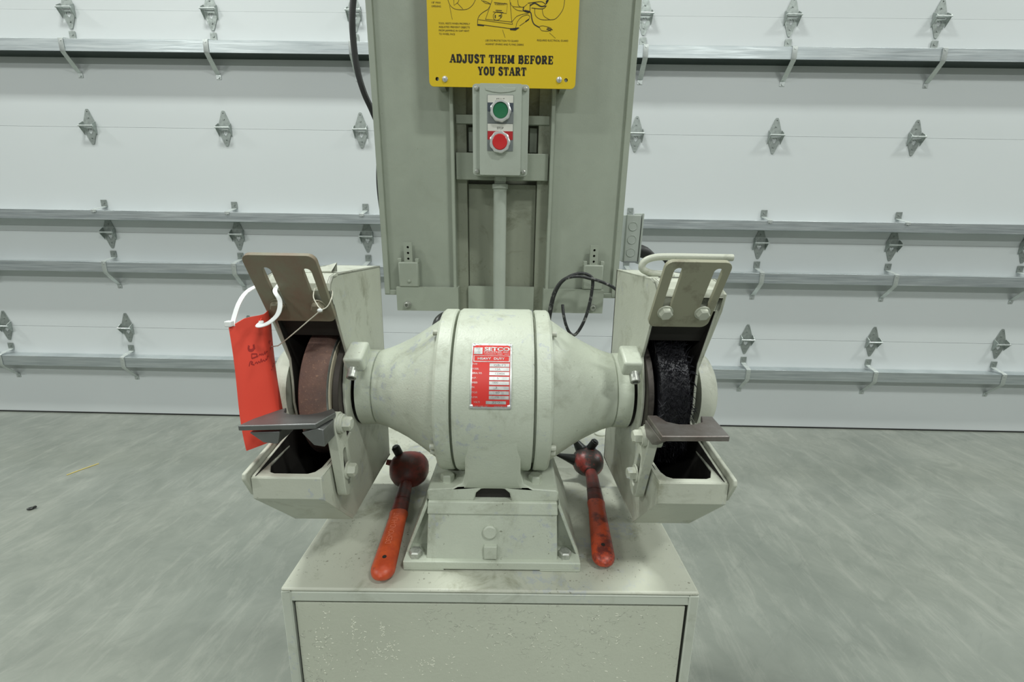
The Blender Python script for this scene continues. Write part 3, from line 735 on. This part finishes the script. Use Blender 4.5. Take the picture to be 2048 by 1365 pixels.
q.plate([rrect(-.245, -.1065, -.034, .022, .001)], lambda u, v, w: PT(u, -.020+.010*w, v)); q.plate([rrect(.1065, .242, -.034, .022, .001)], lambda u, v, w: PT(u, -.020+.010*w, v))
q.plate([rrect(-.079, .079, -.034, .022, .001)], lambda u, v, w: PT(u, .006+.010*w, v)); 
q.plate([rrect(-.1065, -.1, -.034, .022, .001)], lambda u, v, w: PT(u, -.020+.036*w, v)); q.plate([rrect(.1, .1065, -.034, .022, .001)], lambda u, v, w: PT(u, -.020+.036*w, v))
bar = obj('mounting_bar', q, 'panel', bb, bevel=.0012)
for x in (-.220, .217):
    q = MB().lathe((x, -.020, -.019), (0, -1, 0), [(0, .0085), (.002, .0085), (.002, .0062), (.011, .0062), (.012, .0055), (.012, .0034), (.006, .0034), (.006, .0)], 20, cap=False)
    obj('socket_screw', tilted(q), 'bolt', bar)

# =================================================================== WARNING SIGN
sg = thing('warning_sign', 'yellow safety sign with black lettering ADJUST THEM BEFORE YOU START', 'sign', PT(0, -.045, .435))
SF = lambda x, y, o=.0: PT(x, -.0465-o, y)
holes = [circ(-.1305, .447, .0036, 14), circ(.1275, .449, .0036, 14)]
q = MB().plate([rrect(-.1465, .1465, .4335, .88, .009)] + holes, lambda u, v, w: PT(u, -.0465+.002*w, v))
sp = obj('sign_plate', q, 'yellow', sg, bevel=.0004)
zx = lambda X, Y: (((850+X/6.606)-1003.5)*.000992, .5815-.00085*(Y/6.606) + ((850+X/6.606)-1003.5)*.0000145)
q = MB()
a = zx(330, 800); b = zx(1690, 830)
slab_text(q, lambda x, y: SF(x, y, .0004), 'ADJUST THEM BEFORE', -.1045, .1005, .4765, .0142)
slab_text(q, lambda x, y: SF(x, y, .0004), 'YOU START', -.049, .0475, .4555, .0142)
obj('headline_lettering', q, 'ink', sp, smooth=60)
q = MB(); F4 = lambda x, y: SF(x, y, .0004)
def st(body, X, Y, W, h=.0030):
    x0, y0 = zx(X, Y); x1, _ = zx(X+W, Y); add_text(q, F4, body, x0, y0, h, x1-x0)
def note(name, rows_):
    global q
    q = MB()
    for r_ow in rows_: st(*r_ow)
    obj(name, q, 'ink', sp, smooth=60)
note('tool_rest_note', [(b, 185, 300+i*46, w) for i, (b, w) in enumerate((('TOOL RESTS WHEN PROPERLY', 405), ('ADJUSTED PREVENT OBJECTS', 400), ('FROM JAMMING IN GAP NEXT', 395), ('TO WHEEL FACE', 208)))])
note('eye_protection_note', [('USE EYE PROTECTION TO GUARD', 788, 522, 430), ('AGAINST SPARKS AND FLYING DEBRIS', 788, 570, 500)])
note('electrical_guard_note', [('REQUIRED ELECTRICAL GUARD', 1462, 518, 405)])
note('opening_note', [('1/8" MAX', 100, 35, 118), ('OPENING', 100, 82, 120)])
note('drawn_plate_lettering', [('WARRANTY', 905, 55, 155, .0036)])
q = MB()
def dl(pts, w=.0007, sm=True):
    P = [zx(*p) for p in pts]
    if sm and len(P) > 2: P = [(v.x, v.y) for v in smooth_path([(x, y, 0) for x, y in P], 6)]
    ribbon(q, F4, P, w)
dl([(305, -30), (340, 60), (410, 108), (540, 110), (620, 60), (665, -20)])
dl([(385, -20), (388, 60), (440, 20), (455, -20)], sm=False); dl([(430, 30), (500, 105)], sm=False); dl([(330, 60), (362, 240)], .0005, False)
dl([(735, -10), (790, 30), (848, 40)]); dl([(760, 0), (850, 40), (820, 110)]); dl([(875, -10), (850, 60), (790, 235)], sm=False)
dl([(820, 110), (740, 160), (695, 220), (685, 310)], .0009); dl([(695, 240), (1140, 300)], sm=False); dl([(690, 300), (1110, 355), (1190, 350)], .0009, False)
dl([(785, 235), (1130, 270)], sm=False); dl([(1100, -10), (1130, 270), (1140, 300)], sm=False); dl([(900, 20), (1070, 40), (1060, 160), (885, 140)], sm=False)
dl([(1130, 270), (1190, 200), (1270, 170), (1340, 160)]); dl([(1180, 350), (1200, 270), (1260, 200), (1340, 180), (1350, 230), (1230, 320)]); dl([(1110, 20), (1140, 70), (1280, 80)])
dl([(1140, 80), (1200, 120), (1290, 130)]); dl([(1200, -10), (1215, 60), (1270, 80), (1325, 40)]); dl([(1280, 80), (1275, 120), (1330, 145), (1370, 150), (1390, 240), (1420, 300), (1490, 340)], .0018)
dl([(1290, 125), (1360, 140)], .003); dl([(1490, 325), (1540, 320), (1640, 350), (1610, 385), (1520, 380), (1490, 340)]); dl([(1590, 345), (1660, 372)], .0014, False); dl([(1580, 360), (1640, 385)], .0014, False)
dl([(1330, 30), (1500, 10), (1560, 40), (1590, -20)], .001); dl([(1360, 60), (1420, 30), (1500, 70), (1560, 60)], .002); dl([(1380, 90), (1520, 100), (1570, 60)], .001); dl([(1360, 40), (1360, 130)], .001, False)
dl([(1420, 90), (1430, 180), (1500, 235), (1620, 240), (1700, 220), (1780, 110), (1800, -20)], .0008); dl([(1515, 100), (1540, 190), (1620, 240)])
dl([(1010, 370), (1045, 475)], .0005, False); dl([(1620, 410), (1700, 480)], .0005, False)
dl([(930, 140), (890, 180), (900, 235), (950, 245), (1000, 200), (985, 150), (930, 140)]); dl([(915, 180), (915, 220)], .002, False); dl([(960, 195), (990, 180), (985, 215)], .002, False)
dl([(920, 120), (1000, 125)], .001, False); dl([(930, 140), (1020, 150)], .001, False)
for P in ([(682, 300), (770, 312), (770, 325), (684, 318)], [(1105, 355), (1215, 340), (1230, 345), (1180, 380), (1110, 375)], [(1300, 260), (1350, 225), (1352, 240), (1310, 272)], [(1560, 0), (1600, -30), (1590, 10), (1560, 50)]):
    q.add([F4(*zx(*p)) for p in P], [tuple(range(len(P)))])
obj('line_drawing', q, 'ink', sp, smooth=60)
for x, y in ((-.115, .447), (.1135, .4495)):
    k = MB().lathe((x, -.0465, y), (0, -1, 0), [(0, .0058), (.0015, .0056), (.003, .0042), (.0037, .001)], 18); sc_ = obj('screw', tilted(k), 'screw', sp)
    k = MB().box(x-.0004, x+.0004, -.0503, -.0499, y-.004, y+.004); obj('screw_slot', tilted(k), 'grey_ink', sc_)
for x, y in ((-.1305, .447), (.1275, .449)):
    k = MB().lathe((x, -.0462, y), (0, 1, 0), [(0, .0036), (.004, .0034), (.004, .0)], 14, cap=False); obj('grommet', tilted(k), 'hole', sp)
for s in (-1, 1):
    k = MB().box(*sorted((s*.118, s*.130)), -.0445, .004, .436, .46); obj('stand_off', tilted(k), 'post', sp)

# =================================================================== PUSH BUTTON STATION
ps = thing('push_button_station', 'grey two-button start stop station mounted below the yellow sign', 'control box', PT(0, -.03, .265))
cx = -.003
q = MB().plate([rrect(-.0570, .0515, .2690, .4350, .006)], lambda u, v, w: PT(u, -.040+.040*w, v)); bx = obj('enclosure', q, 'plastic', ps, bevel=.0015)
q = MB().plate([rrect(-.0595, .0540, .2665, .4375, .007)], lambda u, v, w: PT(u, -.056+.014*w, v)); cv = obj('cover', q, 'plastic', ps, bevel=.002, seg=3)
q = MB().plate([rrect(-.0445, .0390, .2670, .4355, .003)], lambda u, v, w: PT(u, -.068+.014*w, v)); rc = obj('raised_face', q, 'plastic', cv, bevel=.003, seg=3)
for x in (-.0505, .0455):
    for z in (.2745, .4295):
        k = MB().lathe((x, -.056, z), (0, -1, 0), [(0, .0048), (.003, .0046), (.0048, .003), (.005, .0008)], 14); sc_ = obj('cover_screw', tilted(k), 'bolt', cv)
# embossed crest on the cover
k = MB().plate([[(-.033, .4285), (-.010, .4285), (-.003, .4335), (.004, .4285), (.027, .4285), (.0265, .4235), (.014, .4205), (-.003, .419), (-.020, .4205), (-.0325, .4235)]], lambda u, v, w: PT(u, -.0692+.002*w, v))
obj('embossed_crest', k, 'plastic', rc, bevel=.0006)
def plate_rect(x0, x1, z0, z1, d0, d1, nm, mat, par):
    return obj(nm, MB().plate([rrect(x0, x1, z0, z1, .0008, 2)], lambda u, v, w: PT(u, d0+(d1-d0)*w, v)), mat, par)
for z1, midm, word, bm_, zc, bx_ in ((.4155, 'legend_navy', 'START', 'green', .3865, -.0025), (.3640, 'legend_red', 'STOP', 'red', .3290, -.0035)):
    a, b = cx-.0262, cx+.0262
    lp = plate_rect(a, b, z1-.051, z1, -.0688, -.0675, 'legend_plate', 'legend_grey', cv)
    plate_rect(a+.0008, b-.0008, z1-.014, z1-.0008, -.0692, -.0687, 'legend_field', 'legend', lp)
    plate_rect(a+.0008, b-.0008, z1-.030, z1-.014, -.0692, -.0687, 'legend_band', midm, lp)
    k = MB(); V = add_text(k, lambda x, y: PT(x, -.0695, y), word, cx, z1-.0105, .0042, None, .5); obj('legend_lettering', k, 'ink', lp)
    k = MB()
    pr = [(.0, .0205), (.006, .0205), (.008, .0185), (.008, .0152), (.005, .0150)]
    ringz = []
    n = 48
    for d_, r_r in pr:
        rg = []
        for i in range(n):
            an = 2*pi*i/n; rr_ = r_r*(1+.035*(cos(9*an)) if r_r > .018 else 1)
            rg.append((bx_+rr_*cos(an), -.069-d_, zc+rr_*sin(an)))
        ringz.append(rg)
    k.loft(ringz, cap=False); cl_ = obj('button_collar', tilted(k), 'collar', cv, smooth=28)
    hgt = .0095 if bm_ == 'red' else .0065
    k = MB().lathe((bx_, -.069, zc), (0, -1, 0), [(0, .0150), (hgt-.0012, .0150), (hgt, .0138), (hgt-.0004, .006), (hgt-.0006, .0)], 32)
    obj('push_button', tilted(k), bm_, cv, smooth=35, label=bm_+' push button')
# conduit below the station
k = MB().cyl((-.0035, -.024, .267), (0, 0, -1), .0135, .010, 6); k.cyl((-.0035, -.024, .257), (0, 0, -1), .0125, .006, 20); k.cyl((-.0035, -.024, .252), (0, 0, -1), .0172, .010, 20); k.cyl((-.0035, -.024, .242), (0, 0, -1), .0150, .006, 20, .0142)
obj('conduit_connector', tilted(k), 'plastic', ps, bevel=.001)
k = MB().cyl((-.0035, -.024, .245), (0, 0, -1), .0142, .29, 24); obj('conduit', tilted(k), 'plastic', ps, smooth=50)

# =================================================================== JUNCTION BOX
jb = thing('junction_box', 'small galvanised junction box with round knockouts on the right backboard edge', 'junction box', PT(.30, .04, .08))
k = MB().box(.290, .3245, .015, .085, .083, .193)
bx = obj('box_body', tilted(k), 'jbox', jb, bevel=.0025)
for z in (.167, .137, .107):
    k = MB().lathe((.3055, .0152, z), (0, -1, 0), [(-.002, .0108), (.0012, .0104), (.0018, .0096), (.0006, .0086), (.0006, .0)], 24, cap=False); obj('knockout', tilted(k), 'jbox', bx)
k = MB().box(.3255, .3290, .012, .088, .080, .196); obj('box_lid', tilted(k), 'jbox', jb, bevel=.001)
k = MB().box(.290, .3245, .013, .0145, .0835, .0865); obj('bottom_lip', tilted(k), 'legend_grey', jb)
ng = thing('cable_plug', 'black rubber cable plug sticking out beside the galvanised junction box', 'plug', PT(.34, .05, .11))
k = MB(); ax = Vector((.85, 0, -.30)); c0 = Vector((.3292, .05, .112))
k.lathe(c0, ax, [(0, .0135), (.010, .015), (.022, .0145), (.034, .011), (.046, .0060), (.056, .0048)], 20); obj('plug_body', tilted(k), 'rubber', ng, smooth=40)
k = MB().tube([PT(*p) for p in smooth_path([(.372, .05, .097), (.41, .058, .08), (.43, .08, .0), (.43, .1, -.12), (.41, .11, -.3), (.40, .12, -.43)], 6)], .0048, 10); obj('plug_cord', k, 'rubber', ng, smooth=60)

# =================================================================== CABLES
k = MB().tube([PT(*p) for p in smooth_path([(-.300, .06, .80), (-.312, .055, .66), (-.3215, .05, .59), (-.3235, .05, .54), (-.3195, .05, .487), (-.309, .05, .444), (-.293, .052, .405), (-.279, .056, .36), (-.287, .057, .30), (-.2905, .057, .25), (-.287, .057, .19), (-.275, .06, .10)], 8)], .0066, 12)
obj('power_cable', k, 'rubber', base=PT(-.3, .05, .1), smooth=60, label='thick black power cable looping behind the left backboard edge', cat='cable')
pth = [(.112, -.052, -.06), (.1165, -.055, -.02), (.122, -.06, .015), (.135, -.06, .043), (.155, -.06, .059), (.180, -.06, .066), (.200, -.06, .060), (.2065, -.06, .048), (.2055, -.06, .020), (.2010, -.058, -.015), (.193, -.057, -.045), (.182, -.055, -.069), (.1720, -.054, -.079), (.161, -.054, -.072), (.152, -.053, -.053), (.1460, -.05, -.03), (.144, -.04, -.010)]
k = MB().tube([PT(*p) for p in smooth_path(pth, 6)], .0036, 10)
lp = thing('looped_cord', 'thin black dusty cord looped over the right keeper bracket', 'cord', PT(.16, -.05, -.08))
obj('cord_loop', k, 'dusty', lp, smooth=60)
k = MB().tube([PT(*p) for p in smooth_path([(.109, -.058, -.06), (.113, -.062, -.015), (.121, -.067, .025), (.140, -.068, .052), (.170, -.068, .060), (.200, -.066, .055), (.225, -.062, .048), (.252, -.05, .036), (.275, -.02, .02)], 6)], .0036, 10)
obj('cord_tail', k, 'dusty', lp, smooth=60)

# =================================================================== WHEEL DRESSERS
def dresser(label, butt, collar, neck, head, mats, s, words=False, hs=1.):
    d = thing('wheel_dresser', label, 'wheel dresser', (butt[0], (butt[1]+head[1])/2, CH), group='wheel dressers on the cabinet top')
    B, C_, N, H_ = (Vector(v) for v in (butt, collar, neck, head))
    pts = [B.lerp(C_, q_) for q_ in (0, .004, .014, .03, .05, .075, .10, .13, .2, .3, .4, .5, .6, .7, .8, .86, .9, .93, .96, 1)]
    TT = (0, .004, .014, .03, .05, .075, .10, .13, .2, .3, .4, .5, .6, .7, .8, .86, .9, .93, .96, 1)
    def sec(t):
        t = TT[round(t*19)]
        e = min(t/.13, 1); r = sqrt(max(0, 1-(1-e)**2)); k = .0185 - .0035*t
        if t > .9: k += .0015*(t-.9)/.1
        return (k*max(r, .12), (.0125-.001*t)*max(r, .25))
    h = obj('handle', MB().sweep(pts, sec, 22, 2.3), mats[0], d, smooth=50)
    pts = [C_.lerp(N, i/5) for i in range(6)] + [N.lerp(H_, i/3) for i in (1, 2)]
    obj('neck', MB().sweep(pts, lambda t: (.0155-.0045*t, .0115-.001*t), 18, 2.2), mats[1], d, smooth=50)
    obj('neck_ring', MB().sweep([C_.lerp(N, .42), C_.lerp(N, .5)], lambda t: (.0142, .0118), 18, 2.2), mats[1], d, smooth=50)
    ax = (H_-C_).normalized(); sd = ax.cross(Vector((0, 0, 1))).normalized(); upv = sd.cross(ax)
    M3 = Matrix((sd, ax, upv)).transposed()
    k = MB(); rg = []; nn_ = 28
    for u_, rs, ru, du in ((-.046, .0125, .0105, -.001), (-.040, .020, .016, 0), (-.032, .029, .023, .001), (-.020, .0365, .030, .002), (-.006, .0395, .0335, .002), (.008, .0385, .0325, .001), (.020, .033, .028, 0), (.029, .024, .021, -.001), (.034, .012, .011, -.002)):
        u_, rs, ru, du = u_*hs, rs*hs, ru*hs, du*hs
        rg.append([H_ + ax*u_ + sd*rs*math.copysign(abs(cos(2*pi*j/nn_))**.8, cos(2*pi*j/nn_)) + upv*(du + ru*math.copysign(abs(sin(2*pi*j/nn_))**.85, sin(2*pi*j/nn_))) for j in range(nn_)])
    hd = obj('hood', k.loft(rg), mats[-1], d, smooth=60, label='grimy rounded hood')
    for i, o in enumerate((-.014, 0, .014)):
        cc = H_ + ax*.018 - upv*.006 + sd*o; n_ = 14; k = MB(); rg = []
        for w_ in (-.004, .004):
            rg.append([cc + sd*w_ + (.027 if j % 2 else .021)*(cos(2*pi*j/(2*n_))*ax + sin(2*pi*j/(2*n_))*upv) for j in range(2*n_)])
        obj('star_cutter', k.loft(rg), 'black_steel', d)
    pb = H_ + upv*.026 + sd*(-.020 if s < 0 else .004) + ax*.010
    k = MB().cyl(pb, (upv*1.0 + sd*(-.35 if s < 0 else .55)), .0085, .020, 14); k.cyl(pb + (upv + sd*(-.35 if s < 0 else .55)).normalized()*.019, upv + sd*(-.35 if s < 0 else .55), .0070, .004, 6)
    obj('pin_bolt', k, 'black_steel', d, bevel=.0008)
    if s < 0:
        k = MB().cyl(H_ - sd*.028 + upv*.006 + ax*.008, -sd*1 + upv*.25, .0075, .020, 12, .0055); obj('lug', k, mats[1], d)
    else:
        for q_, dirv, r_b, ln in ((H_ - sd*.018 + upv*.002 - ax*.004, -sd*1.0 + upv*.36 - ax*.05, .015, .058), (H_ - sd*.012 + upv*.016 + ax*.014, -sd*.55 + upv*.72 + ax*.3, .014, .042)):
            k = MB().cyl(q_, dirv, r_b, ln*.55, 14, r_b*.5); k.cyl(q_+dirv.normalized()*ln*.55, dirv, r_b*.5, ln*.45, 14, .0022)
            obj('lug', k, 'black_steel', d, smooth=40)
    # hanging hole near the butt and cast lettering up the handle
    dr = (C_-B).normalized(); ss = dr.cross(Vector((0, 0, 1))).normalized(); uu = ss.cross(dr)
    p = B + dr*.030 + uu*.0116
    obj('hang_hole', MB().cyl(p - uu*.002, uu, .0032, .0031, 12), 'near_black', h)
    if words:
        k = MB(); bb_ = B + dr*.058 + uu*.0126
        def F(x, y): return tuple(bb_ + dr*x - ss*(-y) * -1 + uu*(-.0005*(x/.08)))
        add_text(k, F, 'DESMOND-HUNT', 0, -.004, .0095, .076); obj('cast_lettering', k, mats[2], h, label='pale raised letters')
    return d
M['orange_letters'] = MT('worn_letters', .5).color(rgb(226, 128, 96)).m
dresser('bright orange handled wheel dresser left of the motor base', (-.161, .004, .7145), (-.171, .150, .720), (-.176, .225, .731), (-.179, .272, .741),
        ('orange', 'orange_dark', 'orange_letters', 'orange_dark'), -1, True)
dresser('worn dark red wheel dresser with pointed lugs right of the motor base', (.1735, .038, .7135), (.1895, .190, .720), (.1945, .262, .732), (.194, .312, .741),
        ('orange_worn', 'orange_dark', 'orange_letters', 'grime_red'), 1, False, .84)

# =================================================================== HANG TAG, CABLE TIE, STRING
tg = thing('hang_tag', 'red card tag with faint handwriting hung from the left spark guard', 'tag', (-.322, .035, .92))
# card: local u across (front edge to far edge), v down
c00 = Vector((-.3095, .000, 1.0955)); ua = Vector((.0015, .0725, .0050)); va = Vector((.0040, .001, -.178))
def TG(u, v, o=0.):
    p = c00 + ua*u + va*v
    p = p + Vector((-.021*max(0, .46-u-.06*sin(5*v))/.46 - .009*max(0, u-.46)/.54 + .004*sin(pi*u) - .0035*sin(pi*v), 0, 0))
    return p + Vector((1, 0, 0))*o
k = MB(); nu, nv = 10, 24; vs = []
for side in (0, 1):
    for j in range(nv+1):
        for i in range(nu+1):
            u, v = i/nu, j/nv
            ctop = max(0, .05*(1-u/.22)) if u < .22 else max(0, .03*(u-.8)/.2) if u > .8 else 0
            vs.append(TG(u, ctop + (1-ctop)*v, -.0004 if side else .0004))
n1 = (nu+1)*(nv+1); fs = []
for j in range(nv):
    for i in range(nu):
        a = j*(nu+1)+i; fs += [(a, a+1, a+nu+2, a+nu+1), (a+n1, a+n1+nu+1, a+n1+nu+2, a+n1+1)]
edge = [i for i in range(nu+1)] + [j*(nu+1)+nu for j in range(1, nv+1)] + [nv*(nu+1)+i for i in range(nu-1, -1, -1)] + [j*(nu+1) for j in range(nv-1, 0, -1)]
for a, b in zip(edge, edge[1:]+edge[:1]): fs.append((a, b, b+n1, a+n1))
k.add(vs, fs); card = obj('card', k, 'tag', tg, smooth=60)
k = MB(); 
def TX(x, y): return tuple(TG(x, y, .0007))
def scr(pts, w=.011):
    P = [(v.x, v.y) for v in smooth_path([(x, y, 0) for x, y in pts], 4)]; ribbon(k, TX, P, w)
scr([(.20, .205), (.19, .235), (.23, .245), (.26, .232), (.26, .205), (.265, .243)], .022)
scr([(.22, .270), (.215, .305)]); scr([(.22, .272), (.29, .282), (.27, .302), (.215, .305), (.30, .300)])
scr([(.31, .300), (.33, .286), (.345, .298), (.36, .286), (.375, .300), (.41, .275), (.40, .298), (.46, .285), (.50, .288)], .009)
scr([(.17, .360), (.19, .328), (.22, .335), (.20, .345), (.24, .358)]); scr([(.25, .352), (.27, .340), (.285, .354), (.30, .340), (.32, .352), (.34, .325), (.345, .350), (.37, .338), (.39, .350), (.41, .336), (.44, .345), (.48, .325), (.52, .330)], .009)
scr([(.60, .235), (.66, .222), (.64, .250), (.72, .232), (.78, .245)], .009); scr([(.64, .300), (.69, .284), (.72, .300), (.76, .280), (.80, .294), (.88, .272)], .009)
scr([(.58, .445), (.64, .455), (.70, .435), (.76, .446), (.82, .430), (.88, .438)], .008)
obj('handwriting', k, 'pencil', card, smooth=60)
ey = TG(.42, .045, .001)
k = MB().lathe(ey, (1, 0, 0), [(0, .0045), (.0006, .0045), (.0006, .002), (0, .002)], 16, cap=False); obj('eyelet', k, 'tag', card)
loop = smooth_path([tuple(ey + Vector((-.002, 0, 0))), tuple(ey+Vector((.006, -.012, .001))), (-.296, .004, 1.0880), (-.2835, .006, 1.092), (-.2735, .012, 1.103), (-.2735, .020, 1.118), (-.2845, .031, 1.130),
                    (-.293, .060, 1.1365), (-.310, .078, 1.138), (-.3235, .072, 1.134), (-.331, .050, 1.127), (-.331, .028, 1.114), (-.3295, .010, 1.095), (-.3275, .003, 1.088)], 6)
k = MB().sweep(loop, (.0028, .0009), 8, 4, up=(.35, -.5, .8)); ti = obj('cable_tie', k, 'nylon', tg, smooth=50)
k = MB().box(-.333, -.325, -.004, .004, 1.088, 1.095); obj('tie_lock', k, 'nylon', tg, bevel=.001)
sw = thing('seal_string', 'thin white string with a small knot through the left spark guard slot', 'string', (-.26, .03, 1.05))
k = MB().tube(smooth_path([(-.320, .060, 1.047), (-.303, .052, 1.0505), (-.2945, .047, 1.054), (-.270, .036, 1.071), (-.245, .028, 1.090), (-.2245, .0235, 1.1065), (-.228, .026, 1.1115), (-.236, .033, 1.122), (-.2395, .046, 1.132)], 6), .00075, 6)
k.tube(smooth_path([(-.2245, .0235, 1.1065), (-.2195, .033, 1.1095), (-.2185, .046, 1.118), (-.2205, .056, 1.128), (-.232, .058, 1.132), (-.2395, .046, 1.132)], 6), .00075, 6)
obj('string_run', k, 'string', sw, smooth=60)
obj('knot', MB().ball((-.2245, .0225, 1.1065), (.0035, .0028, .0026), 10, 7), 'nylon', sw, smooth=60)

# =================================================================== LITTER ON THE FLOOR
k = MB().tube([(-2.285, 1.955, .002), (-2.262, 2.01, .003), (-2.235, 2.075, .002)], .0022, 6)
M['straw'] = MT('straw', .6).color(rgb(206, 188, 104)).m
obj('straw', k, 'straw', base=(-2.262, 2.01, 0), frame='W', label='short yellow straw lying on the concrete at left', cat='straw')
k = MB().ball((-2.152, 1.671, .006), (.014, .009, .006), 8, 5, Matrix.Rotation(.6, 3, 'Z')); k.ball((-2.140, 1.678, .009), (.007, .006, .006), 7, 4)
obj('debris_crumb', k, 'black_steel', base=(-2.152, 1.671, 0), frame='W', label='small dark crumb on the concrete at far left', cat='debris')
